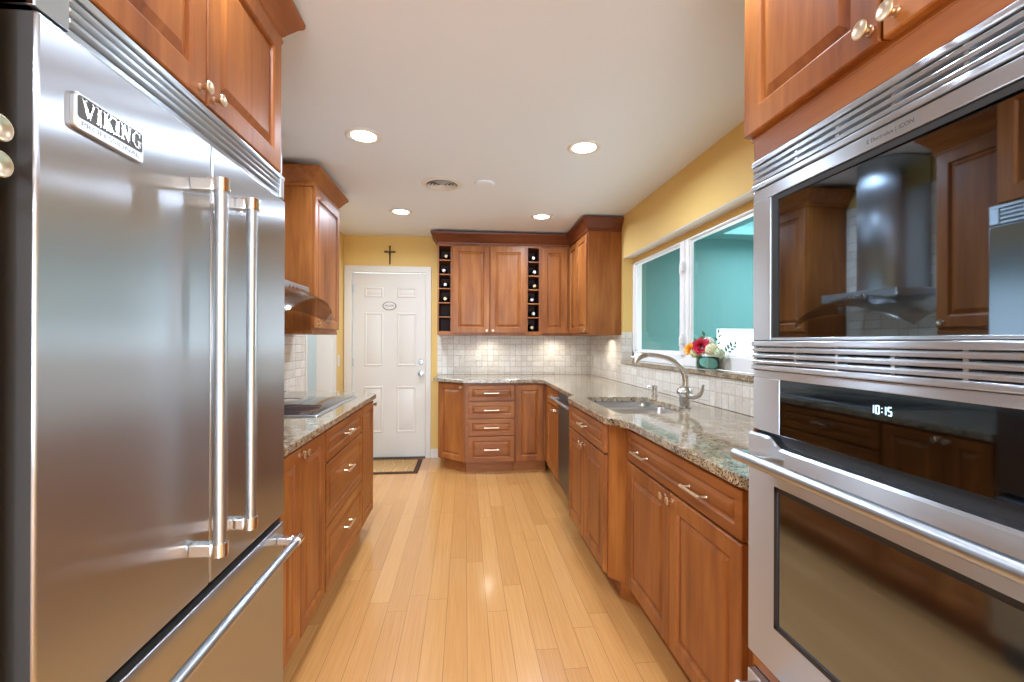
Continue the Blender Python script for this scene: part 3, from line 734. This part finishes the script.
r0 = mb.ring([V((x, y, 0)) for x, y in poly]); r1 = mb.ring([V((x, y, .11)) for x, y in poly]); mb.bridge(r0, r1); mb.cap(r0); mb.cap(r1)
part('toe_kick', mb, WY, t)
d = drawer(fsb, 2.225, 2.995, .722, .866, t, WY); pull(fsb, 2.60, .796, d, .12)
d = door(fsb, 2.225, 2.607, .125, .712, t); knob(fsb, 2.585, .682, d, r=.014)
d = door(fsb, 2.613, 2.995, .125, .712, t); knob(fsb, 2.635, .682, d, r=.014)
t = thing('base_cabinet', 'wide cherry base cabinet beside the oven with two pulls and two doors', 'cabinet', (1.0, 1.63, 0))
base_body(t, frb, 1.131, 2.115, XR-RB-.012, WZ)
d = drawer(frb, 1.198, 2.105, .722, .866, t, WY); pull(frb, 1.915, .785, d, .13); pull(frb, 1.440, .785, d, .13)
d = door(frb, 1.198, 1.649, .125, .712, t); knob(frb, 1.622, .690, d, r=.0145)
d = door(frb, 1.655, 2.105, .125, .712, t); knob(frb, 1.682, .690, d, r=.0145)

# L-shaped granite counter with the sink cut-out
def rpoly(pts, r, n=5):
    out = []; m = len(pts)
    for i in range(m):
        a, p, c = V(pts[i-1]), V(pts[i]), V(pts[(i+1) % m])
        rr = r[i] if isinstance(r, (list, tuple)) else r
        p0 = p+(a-p).normalized()*rr; p1 = p+(c-p).normalized()*rr
        for k in range(n+1):
            s_ = k/n; q = p0*(1-s_)**2+p*2*s_*(1-s_)+p1*s_**2; out.append((q.x, q.y))
    return out
outer = [(-.30, YB-.001), (-.312, 4.62), (-.010, 4.352), (.690, 4.352), (.747, 4.30), (.747, 3.075), (.735, 3.055), (.690, 2.975), (.674, 2.94), (.674, 2.165), (.690, 2.125), (.735, 2.045), (.749, 2.01), (.749, 1.19), (.762, 1.132), (XR-.001, 1.132), (XR-.001, YB-.001)]
hole = rpoly([(.785, 2.255), (1.185, 2.235), (1.215, 2.45), (1.190, 2.945), (.785, 2.945)], [.05, .05, .10, .08, .04])
mb = MB().slab(outer, .880, .914, hole)
ctop = part('countertop', mb, GRAN, None, origin=(.9, 3, .88), smooth=False); tag(ctop, 'L-shaped speckled granite counter holding the sink and faucet', 'countertop')
t = thing('sink', 'double bowl stainless undermount sink below the window', 'sink', (1.0, 2.56, .69))
def bowl(y0, y1, depth, x0=.778, x1=1.218):
    mb = MB(); base = rpoly([(x0, y0), (x1, y0), (x1, y1), (x0, y1)], .05, 5); cx, cy = (x0+x1)/2, (y0+y1)/2
    def lv(k, z): return mb.ring([V((cx+(x-cx)*k, cy+(y-cy)*k, z)) for x, y in base])
    rs = [lv(1.0, .8795), lv(.985, .87), lv(.96, .87-depth*.8), (lv(.90, .87-depth*.96)), lv(.80, .87-depth), lv(.10, .868-depth)]
    for a, b in zip(rs, rs[1:]): mb.bridge(a, b)
    mb.cap(rs[-1])
    return mb, (cx, cy, .869-depth)
for y0, y1, dp in ((2.722, 2.960, .17), (2.232, 2.708, .21)):
    mb, c = bowl(y0, y1, dp); bo = part('bowl', mb, SINKM, t)
    part('drain', MB().lathe([(.042, 0), (.042, .003), (.032, .004), (.028, .001), (.001, .001)], c, seg=24), CHROME, bo)
mb = MB(); mb.box(.775, 1.222, 2.700, 2.730, .858, .874, .006); mb.box(.766, .780, 2.24, 2.955, .868, .8795); mb.box(1.214, 1.232, 2.24, 2.955, .868, .8795); mb.box(.766, 1.232, 2.952, 2.972, .868, .8795); mb.box(.766, 1.232, 2.222, 2.240, .868, .8795)
part('rim', mb, SINKM, t)
# faucet
t = thing('faucet', 'brushed nickel gooseneck kitchen faucet with side lever', 'faucet', (1.24, 2.43, .914))
FXc, FYc = 1.222, 2.43
part('body', MB().lathe([(.034, .001), (.034, .006), (.0275, .010), (.0275, .060), (.030, .066), (.042, .078), (.044, .090), (.038, .104), (.026, .114), (.020, .118)], (FXc, FYc, .914), seg=28), FAUC, t)
dirv = V((.945-FXc, 2.49-FYc)); L_ = dirv.length; dirv /= L_
def sp(s_, z): return (FXc+dirv.x*s_, FYc+dirv.y*s_, z)
ctrl = [sp(0, 1.01), sp(-.004, 1.06), sp(.004, 1.105), sp(.030, 1.150), sp(.072, 1.180), sp(.125, 1.198), sp(.18, 1.207), sp(.225, 1.207), sp(.255, 1.196)]
def smooth(pts, n=6):
    out = []; P = [V(p) for p in pts]; P = [P[0]*2-P[1]]+P+[P[-1]*2-P[-2]]
    for i in range(1, len(P)-2):
        for k in range(n):
            s_ = k/n; a, b, c, d = P[i-1:i+3]
            out.append(.5*((2*b)+(c-a)*s_+(2*a-5*b+4*c-d)*s_*s_+(3*b-a-3*c+d)*s_**3))
    out.append(P[-2]); return out
pts = smooth(ctrl); n = len(pts)
part('spout', MB().tube(pts, [.0165-.0035*min(1, i/(n*.6)) for i in range(n)], 16), FAUC, t)
part('spray_head', MB().tube([sp(.205, 1.207), sp(.228, 1.205), sp(.252, 1.198), sp(.270, 1.182), sp(.272, 1.160)], [.0135, .018, .022, .024, .021], 18), FAUC, t)
hp = smooth([(FXc+.01, FYc-.028, .985), (FXc+.018, FYc-.07, .984), (FXc+.024, FYc-.115, .998), (FXc+.026, FYc-.14, 1.022), (FXc+.026, FYc-.152, 1.055)])
part('lever', MB().tube(hp, [.019-.0125*min(1, i/(len(hp)*.85)) for i in range(len(hp))], 12), FAUC, t)
t = thing('soap_dispenser', 'small brushed nickel soap dispenser left of the faucet', 'soap dispenser', (1.285, 2.98, .914))
part('post', MB().lathe([(.022, .001), (.022, .005), (.017, .008), (.017, .050), (.019, .052), (.019, .066), (.012, .070)], (1.285, 2.98, .914), seg=20), FAUC, t)
part('spout', MB().tube([(1.285, 2.98, .978), (1.268, 2.985, .979), (1.248, 2.99, .977), (1.238, 2.992, .972)], [.009, .008, .007, .006], 10), FAUC, t)

# ------------------------------------------------------------------ upper run on the end wall
UY = 4.735; fub = back_face(UY); UD = YB-UY-.001; UZ0, UZ1 = 1.345, 2.40
def rack(label, a0, a1, floors=6):
    t = thing('wine_rack', label, 'wine rack', ((a0+a1)/2, UY+.15, UZ0), 'wine racks in the wall cabinets')
    mb = MB(); w = .014
    mb.box(a0, a0+w, -UD, 0.002, UZ0, UZ1, .001, fub); mb.box(a1-w, a1, -UD, .002, UZ0, UZ1, .001, fub)
    mb.box(a0+w, a1-w, -UD, .002, UZ0, 1.384, .001, fub); mb.box(a0+w, a1-w, -UD, .002, 2.262, UZ1, .001, fub)
    part('body', mb, WZ, t)
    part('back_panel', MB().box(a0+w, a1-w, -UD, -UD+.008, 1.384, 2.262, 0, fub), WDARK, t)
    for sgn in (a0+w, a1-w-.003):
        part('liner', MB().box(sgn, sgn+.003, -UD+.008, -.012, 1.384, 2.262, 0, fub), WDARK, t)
    st = (2.262-1.384)/floors; zs = []
    for i in range(floors):
        z = 1.384+st*i; zs.append(z)
        if i: part('shelf', MB().box(a0+w+.003, a1-w-.003, -UD+.008, .002, z-.006, z+.006, .001, fub), WX, t)
    return zs, a0+w+.003, a1-w-.003
BOTG = simple('dark_bottle_glass', (.012, .016, .010), .12); CAPM = simple('foil_capsule', (.62, .60, .57), .35, .4); CAPR = simple('gold_capsule', (.55, .42, .25), .35, .5)
def bottle(x, z, label, i):
    t = thing('wine_bottle', label, 'bottle', (x, UY+.15, z), 'wine bottles in the racks')
    o = (x, UY+.30, z)
    part('glass', MB().lathe([(.030, 0), (.0365, .004), (.0365, .175), (.033, .195), (.018, .222), (.0145, .235), (.0145, .265)], o, (0, -1, 0), 20), BOTG, t)
    part('capsule', MB().lathe([(.0150, .236), (.0150, .278), (.0165, .280), (.0165, .290), (.0158, .2925), (.0001, .2925)], o, (0, -1, 0), 18), CAPM if i % 3 else CAPR, t)
ORDN = ['topmost', 'second', 'third', 'fourth', 'fifth', 'lowest']
z1s, l0, l1 = rack('six slot wine rack at the left end, lower two slots empty', -.284, -.136)
z2s, m0, m1 = rack('six slot wine rack right of the double doors, every slot filled', .640, .788)
for i, (k, off) in enumerate(((5, .012), (4, -.012), (3, .004), (2, .003))):
    bottle((l0+l1)/2+off, z1s[k]+.006+.0372, f'wine bottle in the {ORDN[5-k]} slot of the left rack', i)
for i, (k, off) in enumerate(((5, .0), (4, .012), (3, .012), (2, -.014), (1, .004), (0, -.014))):
    bottle((m0+m1)/2+off, z2s[k]+.006+.0372, f'wine bottle in the {ORDN[5-k]} slot of the right, full rack', i+1)
t = thing('upper_cabinet', 'double door cherry wall cabinet between the two wine racks', 'cabinet', (.25, 4.9, UZ0))
part('body', MB().box(-.135, .639, -UD, 0, UZ0, UZ1, .001, fub), WZ, t)
d = door(fub, -.126, .251, 1.366, 2.266, t); knob(fub, .222, 1.392, d, r=.013)
d = door(fub, .257, .632, 1.366, 2.266, t); knob(fub, .286, 1.392, d, r=.013)
t = thing('upper_cabinet', 'single door cherry corner wall cabinet right of the full wine rack', 'cabinet', (.95, 4.9, UZ0))
part('body', MB().box(.789, XR-.001, -UD, 0, UZ0, UZ1, .001, fub), WZ, t)
door(fub, .800, 1.075, 1.366, 2.266, t)
UX = 1.110; fur = right_face(UX)
t = thing('upper_cabinet', 'cherry wall cabinet on the window wall with plain end panel', 'cabinet', (1.26, 4.35, UZ0))
part('body', MB().box(4.035, UY-.001, -(XR-UX-.001), 0, UZ0, UZ1, .001, fur), WZ, t)
d = door(fur, 4.045, 4.40, 1.366, 2.266, t, fwid=.05); knob(fur, 4.075, 1.392, d, r=.013)
door(fur, 4.406, 4.71, 1.366, 2.266, t, fwid=.05)
lr = MB().sweep([(-.284, YB-.002), (-.284, UY), (UX, UY), (UX, 4.035), (XR-.002, 4.035)][::-1], [(o-.0, z) for o, z in []]) if False else None
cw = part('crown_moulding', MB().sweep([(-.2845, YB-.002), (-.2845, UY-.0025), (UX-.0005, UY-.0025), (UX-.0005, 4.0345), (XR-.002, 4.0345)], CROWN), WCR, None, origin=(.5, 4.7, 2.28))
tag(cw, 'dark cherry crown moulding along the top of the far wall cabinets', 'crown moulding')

# ------------------------------------------------------------------ oven column on the right
OX = .758; fo = right_face(OX); OY_0, OY_1 = .352, 1.1295; A0, A1 = .358, 1.124
t = thing('oven_cabinet', 'tall cherry cabinet column enclosing the microwave and wall oven', 'cabinet', (1.1, .74, 0))
mb = MB(); DEP = XR-OX-.002
mb.box(A1+.002, OY_1, -DEP, 0, .0, 1.80, .001, fo); mb.box(OY_0, A0-.002, -DEP, 0, .0, 1.80, .001, fo)
mb.box(OY_0, OY_1, -DEP, 0, 1.756, 1.81, .001, fo); mb.box(.342, 1.1400, -DEP, 0, 1.81, 2.40, .001, fo); mb.box(A0-.002, A1+.002, -DEP, 0, .437, .470, .001, fo); mb.box(A0-.002, A1+.002, -DEP, -.62, .0, 1.8, 0, fo)
part('body', mb, WY, t)
part('toe_kick', MB().box(A0-.002, A1+.002, -.58, -.06, 0, .11, 0, fo), WY, t)
OC = .742
for a0, a1, ka in ((OC+.003, 1.144, OC+.020), (.338, OC-.003, OC-.030)):
    d = door(fo, a0, a1, 1.822, 2.275, t, fwid=.06); knob(fo, ka, 1.852, d, r=.0165)
part('crown', MB().sweep([(XR-.005, 1.1400), (OX, 1.1400), (OX, .342)], CROWN), WY, t)

def vent(root, z0, z1, nl, d1=.012):
    """louvred steel vent: frame rails, slats, struts, dark backing"""
    mb = MB(); rail = .014
    mb.box(A0, A1, -.02, d1, z1-rail, z1, .003, fo); mb.box(A0, A1, -.02, d1, z0, z0+rail*.9, .003, fo)
    part('vent_rail', mb, STEELH, root)
    part('vent_back', MB().box(A0+.001, A1-.001, -.03, -.018, z0+.002, z1-.002, 0, fo), simple('vent_dark', (.05, .05, .05), .6) if 'vent_dark' not in bpy.data.materials else bpy.data.materials['vent_dark'], root)
    st = (z1-z0-rail*1.9)/nl
    for i in range(nl):
        zc = z0+rail*.9+st*(i+.5)
        mb = MB(); h = st*.41
        r = []
        for a in (A0+.004, A1-.004):
            r.append(mb.ring([fo.p(a, -.012, zc+h), fo.p(a, d1-.004, zc+h*.75), fo.p(a, d1-.001, zc+h*.2), fo.p(a, d1-.002, zc-h*.7), fo.p(a, -.012, zc-h)]))
        mb.bridge(r[0], r[1]); mb.cap(r[0]); mb.cap(r[1]); part('louver', mb, STEELH, root)
    for a in (.360+.01, .485, .613, .731, .853, .970, 1.112):
        part('strut', MB().box(a-.004, a+.004, -.016, d1-.006, z0+rail*.8, z1-rail*.9, 0, fo), STEELH, root)
mw = thing('microwave', 'built-in stainless microwave with black mirrored glass', 'microwave', (1.0, OC, 1.21))
part('body', MB().box(A0+.01, A1-.01, -.50, -.031, 1.225, 1.745, .002, fo), FSIDE, mw)
vent(mw, 1.674, 1.749, 3); vent(mw, 1.211, 1.284, 3)
MZ0, MZ1 = 1.286, 1.672
mb = MB(); 
mb.panel(fo, A0, A1, MZ0, MZ1, [(0, -.03), (0, .002), (.004, .007)], 0) if False else None
mb.box(A0, A1, -.03, .006, 1.642, MZ1, .002, fo); mb.box(1.056, A1, -.03, .006, MZ0, 1.642, .002, fo); mb.box(A0, A0+.06, -.03, .006, MZ0, 1.642, .002, fo)
part('frame', mb, STEELH, mw)
text('E Electrolux | ICON', fo, .784, 1.657, .0075, .0061, simple('logo_grey', (.10, .10, .10), .4), mw, 'lettering', .090, .0003, True)
gmb = MB(); gq = [(A0+.060, -.030), (1.056, -.030), (1.056, -.001), (A0+.060, -.0065)]     # the door glass sits very slightly out of true
r0 = gmb.ring([fo.p(a_, d_, MZ0+.003) for a_, d_ in gq]); r1 = gmb.ring([fo.p(a_, d_, 1.642) for a_, d_ in gq]); gmb.bridge(r0, r1); gmb.cap(r0); gmb.cap(r1)
part('glass', gmb, DGLASS, mw)
mb = MB(); mb.box(1.036, 1.056, -.0015, .0015, MZ0+.004, 1.641, 0, fo); mb.box(A0+.06, 1.036, -.0015, .0015, 1.629, 1.641, 0, fo)
part('glass_border', mb, BLACK, mw)
part('bottom_trim', MB().box(A0+.06, 1.056, -.03, .003, MZ0, MZ0+.006, .001, fo), STEELH, mw)

ov = thing('wall_oven', 'stainless wall oven with clock display and long bar handle', 'oven', (1.0, OC, .475))
part('body', MB().box(A0+.01, A1-.01, -.58, -.031, .48, 1.205, .002, fo), FSIDE, ov)
mb = MB(); mb.box(A0, A1, -.03, .004, 1.190, 1.209, .002, fo); mb.box(1.026, A1, -.03, .004, 1.056, 1.190, .002, fo); mb.box(A0, .455, -.03, .004, 1.056, 1.190, .002, fo)
part('control_panel', mb, STEELH, ov)
gl = part('display_glass', MB().box(.455, 1.026, -.03, .002, 1.056, 1.190, .001, fo), PGLASS, ov)
SEG = {'0': 'abcdef', '1': 'bc', '5': 'afgcd'}
def digit(ch, a, z, w, h):
    mb = MB(); s_ = .0011
    pos = {'a': (0, w, h-s_, h+s_), 'd': (0, w, -s_, s_), 'g': (0, w, h/2-s_, h/2+s_), 'b': (w-s_, w+s_, h/2, h), 'c': (w-s_, w+s_, 0, h/2), 'f': (-s_, s_, h/2, h), 'e': (-s_, s_, 0, h/2)}
    for k in SEG[ch]:
        x0, x1, y0, y1 = pos[k]; mb.box(a-x0, a-x1, .0021, .0028, z+y0, z+y1, 0, fo)
    return mb
a = .775; 
for chh in '10:15':
    if chh == ':':
        part('clock_colon', MB().box(a-.0005, a-.0025, .0021, .0028, 1.1530, 1.1550, 0, fo).box(a-.0005, a-.0025, .0021, .0028, 1.1600, 1.1620, 0, fo), DIGIT, gl); a -= .006
    else:
        part('clock_digit', digit(chh, a+(.003 if chh == '1' else 0), 1.150, .0060, .0145), DIGIT, gl); a -= .0105 if chh != '1' else .008
# oven door with the dipped top edge
Z0o = .477
def top_z(aa):
    k = min(aa-A0, A1-aa); s_ = max(0, min(1, (k-.070)/.05)); s_ = s_*s_*(3-2*s_); return 1.049-.022*s_
mb = MB(); NA = 60; fr_b, fr_f, fr_t = [], [], []
G0, G1, GZ0, GZ1 = A0+.098, 1.026, .592, .934
xs = sorted(set([A0+(A1-A0)*i/NA for i in range(NA+1)]+[G0, G1]))
fv = []
for aa in xs:
    zt = top_z(aa); fv.append([mb.bm.verts.new(fo.p(aa, dd_, z)) for dd_, z in ((-.03, Z0o), (.012, Z0o), (.016, Z0o+.004), (.016, GZ0), (.016, GZ1), (.016, zt-.006), (.011, zt), (-.03, zt))])
for i in range(len(xs)-1):
    for j in range(8):
        if j == 3 and xs[i] >= G0-1e-6 and xs[i+1] <= G1+1e-6: continue
        mb.bm.faces.new((fv[i][j], fv[i+1][j], fv[i+1][(j+1) % 8], fv[i][(j+1) % 8]))
mb.cap(fv[0]); mb.cap(fv[-1])
od = part('door', mb, STEELH, ov, angle=28)
part('door_gap', MB().box(A0+.004, A1-.004, -.03, -.012, 1.02, 1.056, 0, fo), BLACK, ov)
mb = MB()
for q in ((G0, G1, GZ0, GZ0+.012), (G0, G1, GZ1-.012, GZ1), (G0, G0+.012, GZ0, GZ1), (G1-.012, G1, GZ0, GZ1)): mb.box(q[0], q[1], .002, .0165, q[2], q[3], .001, fo)
part('window_border', mb, BLACK, od)
part('window_glass', MB().box(G0+.01, G1-.01, .004, .013, GZ0+.01, GZ1-.01, 0, fo), OGLASS, od)
HA0, HA1, HZ, HD = .385, 1.100, .995, .068
mb = MB(); mb.tube([fo.p(HA0, HD, HZ), fo.p(HA1, HD, HZ)], .0145, 20)
hb = part('handle', mb, BARST, od)
for aa, sgn in ((HA1-.002, -1), (HA0+.002, 1)):
    mb = MB(); prof = [(aa, HD+.004), (aa, HD-.022), (aa+sgn*.040, .0165), (aa+sgn*.105, .0165), (aa+sgn*.070, .026), (aa+sgn*.034, HD-.008)]
    r0 = mb.ring([fo.p(x, d_, HZ-.009) for x, d_ in prof]); r1 = mb.ring([fo.p(x, d_, HZ+.010) for x, d_ in prof]); mb.bridge(r0, r1); mb.cap(r0); mb.cap(r1)
    part('bracket', mb, CHROME, hb)
wd = thing('warming_drawer', 'stainless warming drawer at the bottom of the oven column', 'drawer', (1.0, OC, .11))
part('body', MB().box(A0+.01, A1-.01, -.55, -.001, .115, .432, .002, fo), FSIDE, wd)
part('front', MB().box(A0, A1-.002, -.0005, .020, .112, .434, .004, fo), STEELH, wd)
mb = MB(); mb.tube([fo.p(.40, .07, .418), fo.p(1.082, .07, .418)], .0135, 16)
for aa in (.415, 1.067): mb.box(aa-.014, aa+.014, .019, .07, .408, .428, .003, fo)
part('handle', mb, BARST, wd)

# ------------------------------------------------------------------ small things on the end wall and floor
t = thing('crucifix', 'small dark metal crucifix on the yellow wall above the white door', 'crucifix', (-.814, YB, 2.1))
BRZ = simple('dark_bronze', (.075, .042, .018), .4, .5)
mb = MB(); cx = -.814; mb.box(cx-.007, cx+.007, .0005, .009, 2.112, 2.300, .002, fb); mb.box(cx-.062, cx+.062, .0005, .009, 2.238, 2.250, .002, fb)
part('cross', mb, BRZ, t)
mb = MB()
mb.tube([fb.p(cx, .016, 2.272), fb.p(cx, .016, 2.258), fb.p(cx, .014, 2.235), fb.p(cx+.002, .015, 2.20), fb.p(cx, .015, 2.165), fb.p(cx, .013, 2.135)], [.006, .005, .010, .0075, .006, .004], 10)
for s_ in (-1, 1): mb.tube([fb.p(cx+s_*.006, .014, 2.246), fb.p(cx+s_*.03, .012, 2.250), fb.p(cx+s_*.056, .010, 2.258)], [.005, .0042, .003], 8)
part('figure', mb, BRZ, t)
part('plaque', MB().lathe([(.010, .0005), (.010, .006), (.004, .008)], fb.p(cx, 0, 2.306), fb.n, 16), BRZ, t)
sg = thing('door_sign', 'oval white sign with dark rim hung on the white door', 'sign', (-.823, YB+.03, 1.663))
def oval(r, h0, h1, dd=0): return MB().lathe([(r, h0), (r, h1)], fd.p(-.823, 0, 1.663), fd.n, 36, True, 1.0, .62)
mb = MB(); mb.lathe([(.074, .0005), (.074, .005), (.071, .007), (.066, .007), (.066, .004)], fd.p(-.823, 0, 1.663), fd.n, 40, False, 1, .62)
part('rim', mb, INK, sg)
part('plate', MB().lathe([(.070, .0006), (.070, .0045), (.066, .005)], fd.p(-.823, 0, 1.663), fd.n, 40, True, 1, .62), WHITE, sg)
text('WELCOME', fd, -.872, 1.665, .020, .0052, INK, sg, 'lettering', .098)

def matpat():
    m, nt, b = newmat('tan_mat_pattern'); L = nt.links.new; tc = N(nt, 'TexCoord')
    n = N(nt, 'TexNoise', Scale=4.0, Detail=2.0); L(tc.outputs['Object'], n.inputs['Vector'])
    w = N(nt, 'TexWave', Scale=3.2, Distortion=9.0, Detail=1.5); L(tc.outputs['Object'], w.inputs['Vector'])
    r = ramp(nt, [(.0, (.44, .25, .09)), (.60, (.48, .29, .11)), (.72, (.20, .085, .03)), (.84, (.50, .31, .13))]); L(w.outputs['Fac'], r.inputs[0])
    L(r.outputs[0], b.inputs['Base Color']); b.inputs['Roughness'].default_value = .9; return m
t = thing('doormat', 'tan patterned doormat with dark brown border before the white door', 'mat', (-.8, 4.72, 0))
part('border', MB().box(-1.215, -.452, 4.475, 4.985, .0006, .009, .003), simple('mat_brown', (.055, .022, .012), .9), t)
part('field', MB().box(-1.175, -.495, 4.520, 4.955, .008, .0115, .001), matpat(), t, 'tan field with brown scrollwork')
def wallplate(label, fr, a, z, w=.072, h=.115, kind='switch', d0=.0005):
    nm = 'light_switch' if kind == 'switch' else 'wall_outlet'
    t = thing(nm, label, 'switch' if kind == 'switch' else 'outlet', fr.p(a, 0, z))
    part('cover_plate', plate(MB(), fr, a-w/2, a+w/2, z-h/2, z+h/2, .006, [(0, d0), (0, d0+.003), (.003, d0+.006)]), PLATE, t)
    if kind == 'switch':
        n_ = 2 if w > .1 else 1
        for i in range(n_):
            aa = a+(i-(n_-1)/2)*.046
            part('rocker', MB().box(aa-.016, aa+.016, d0+.0055, d0+.010, z-.033, z+.033, .002, fr), PLATE, t)
    else:
        for dz in (-.021, .021):
            s_ = part('socket', plate(MB(), fr, a-.015, a+.015, z+dz-.014, z+dz+.014, .008, [(0, d0+.0055), (0, d0+.0075)]), PLATE, t)
            part('slot', MB().box(a-.007, a-.005, d0+.0072, d0+.0079, z+dz-.005, z+dz+.006, 0, fr).box(a+.005, a+.007, d0+.0072, d0+.0079, z+dz-.004, z+dz+.005, 0, fr), BLACK, s_)
wallplate('ivory wall switch on the yellow strip left of the white door', left_face(XL), 4.86, 1.075)
wallplate('ivory outlet in the backsplash nearer the white door', fb, .145, 1.13, kind='outlet', d0=.0125)
wallplate('ivory outlet in the backsplash near the inner corner', fb, .965, 1.13, kind='outlet', d0=.0125)
wallplate('wide ivory double switch on the tile below the window wall cabinet', frr, 4.36, 1.105, .118, .118, 'switch', .0125)

# ------------------------------------------------------------------ flowers on the window ledge
vx, vy, vz = 1.437, 2.575, 1.1165
t = thing('flower_vase', 'squat glass vase lined with green leaves on the window ledge', 'vase', (vx, vy, vz))
part('glass', MB().lathe([(.054, .0005), (.066, .003), (.066, .082), (.0645, .082), (.0645, .006), (.001, .005)], (vx, vy, vz), seg=36, caps=False), VGLASS, t)
part('leaf_lining', MB().lathe([(.0610, .008), (.0610, .078), (.001, .078)], (vx, vy, vz), seg=36), simple('lining_green', (.020, .055, .030), .45), t)
mb = MB(); n1, n2 = 16, 8; rows = []
ca = math.atan2(0-vy, 0-vx)+.12
for i in range(n1+1):
    s_ = -1+2*i/n1; hw = .031*math.sqrt(max(0, 1-s_*s_)); ang = ca+s_*.95
    rows.append(mb.ring([V((vx+.0625*math.cos(ang), vy+.0625*math.sin(ang), vz+.043-s_*.008+hw*(-1+2*j/n2))) for j in range(n2+1)]))
for a_, b_ in zip(rows, rows[1:]): mb.bridge(a_, b_, False)
part('leaf', mb, simple('pale_teal_leaf', (.30, .58, .55), .4), t)
def petal(mb, c, ax, r0, tilt, ang, w, h, curl):
    """cupped petal standing round the axis"""
    ax = V(ax).normalized(); q = V((0, 0, 1)) if abs(ax.z) < .9 else V((1, 0, 0)); u = (q-ax*q.dot(ax)).normalized(); v = ax.cross(u)
    rad = u*math.cos(ang)+v*math.sin(ang); tan = ax.cross(rad); rows = []
    for i in range(6):
        s_ = i/5; ww = w*math.sin(PI*(.18+.72*s_))**.7
        rr = r0+h*(math.sin(tilt)*s_+curl*s_**3); hh = h*math.cos(tilt)*s_*(1-.25*s_*s_)
        rows.append(mb.ring([V(c)+rad*(rr-.25*ww*abs(k)**2)+tan*ww*k+ax*hh for k in (-1, -.5, 0, .5, 1)]))
    for a_, b_ in zip(rows, rows[1:]): mb.bridge(a_, b_, False)
def rose(label, c, ax, R, m, cat='flower'):
    mb = MB()
    for ring_, (n_, r0, tl, w, h, cu) in enumerate(((3, .06, .05, .34, .75, 0), (4, .16, .18, .42, .80, .06), (5, .28, .42, .50, .82, .18), (6, .36, .75, .56, .84, .3), (7, .38, 1.1, .58, .86, .3))):
        for k in range(n_): petal(mb, V(c)-V(ax).normalized()*R*.35, ax, r0*R, tl, 2*PI*k/n_+ring_*.5, w*R, h*R, cu)
    o = part('rose', mb, m, None, origin=c); return tag(o, label, cat)
RED = simple('rose_red', (.55, .012, .05), .5); ORG_ = simple('rose_orange', (.85, .36, .02), .5); CREAM = simple('hydrangea_cream', (.78, .76, .50), .6); PINKW = simple('bloom_white', (.85, .80, .74), .6)
GREEN = simple('leaf_green', (.07, .17, .045), .5); GREY_G = simple('eucalyptus_green', (.22, .36, .30), .6)
def at(x, y, yy):
    d = fw+rt*((x-512)/455)-up*((y-341)/455); k = yy/d.y; return V((0, 0, CAMZ))+d*k
# positions are near (vx, vy); offsets in the window plane
def fp_(dx, dz, dd=0):   # dx along the ledge toward the right of the photo, dd toward the room
    return V((vx+dx*.35-dd*.8, vy-dx*.94-dd*.4, vz+dz))
rose('deep red rose in the vase on the window ledge', fp_(-.016, .142, .045), (-.55, -.75, .42), .040, RED)
rose('orange yellow rose at the left of the bouquet', fp_(-.112, .122, .03), (-.75, -.45, .35), .030, ORG_)
def hydrangea(label, c, R, m, n_=70):
    mb = MB(); c = V(c)
    mb.lathe([(R*.3, -R*.7), (R*.7, -R*.3), (R*.74, 0), (R*.5, R*.55), (.0005, R*.74)], c, seg=12)
    for i in range(n_):
        z = 1-1.7*(i+.5)/n_; th = i*2.39996; rr = math.sqrt(max(0, 1-z*z)); ax = V((rr*math.cos(th), rr*math.sin(th), z))
        for k in range(4): petal(mb, c+ax*R*.80, ax, .001, 1.15, PI/2*k+i, R*.13, R*.24, .05)
    return tag(part('hydrangea', mb, m, None, origin=c), label, 'flower')
hydrangea('cream hydrangea bloom at the right of the red rose', fp_(.045, .118, .02), .044, CREAM)
hydrangea('small pale bloom low at the right rim of the vase', fp_(.095, .100, .02), .034, simple('hydrangea_pale', (.62, .72, .52), .6), 45)
hydrangea('pale green hydrangea bloom below the orange rose', fp_(-.062, .098, .030), .040, simple('hydrangea_green', (.66, .70, .34), .6), 50)
hydrangea('white bloom above the red rose at the back of the bouquet', fp_(-.01, .165, -.02), .036, PINKW, 40)
def sprig(label, base, tip, n_, lw, ll, m):
    mb = MB(); base, tip = V(base), V(tip); ax = (tip-base); L__ = ax.length; ax /= L__
    mb.tube([base, (base+tip)/2+V((0, 0, .006)), tip], [.0018, .0014, .0008], 6)
    side = ax.cross(V((-.8, -.6, 0))).normalized(); fr0 = V((-.8, -.5, .2)).normalized()
    for i in range(n_):
        s_ = .35+.65*i/(n_-1); c = base+ax*L__*s_; sg_ = 1 if i % 2 else -1
        dv = (side*sg_*.8+ax*.7).normalized() if i < n_-1 else ax; wv = dv.cross(fr0).normalized(); rows = []
        for j in range(6):
            q = j/5; ww = lw*math.sin(PI*min(.97, max(.03, q)))
            rows.append(mb.ring([c+dv*ll*q+wv*ww*k+fr0*(.004*(1-abs(k))+.008*q*q) for k in (-1, 0, 1)]))
        for a_, b_ in zip(rows, rows[1:]): mb.bridge(a_, b_, False)
    return tag(part('leaf_sprig', mb, m, None, origin=base), label, 'leaves')
sprig('grey green eucalyptus sprig reaching right from the bouquet', fp_(.075, .083, -.045), fp_(.165, .150, -.02), 7, .009, .034, GREY_G)
sprig('dark green leaf sprig rising above the hydrangea', fp_(.02, .083, -.062), fp_(.045, .215, -.050), 5, .007, .026, GREEN)
sprig('green leaf sprig behind the red rose', fp_(-.015, .083, -.060), fp_(-.055, .200, -.050), 6, .009, .032, GREEN)
sprig('green leaf sprig behind the orange yellow rose', fp_(-.05, .083, -.040), fp_(-.105, .165, -.035), 5, .008, .028, GREEN)
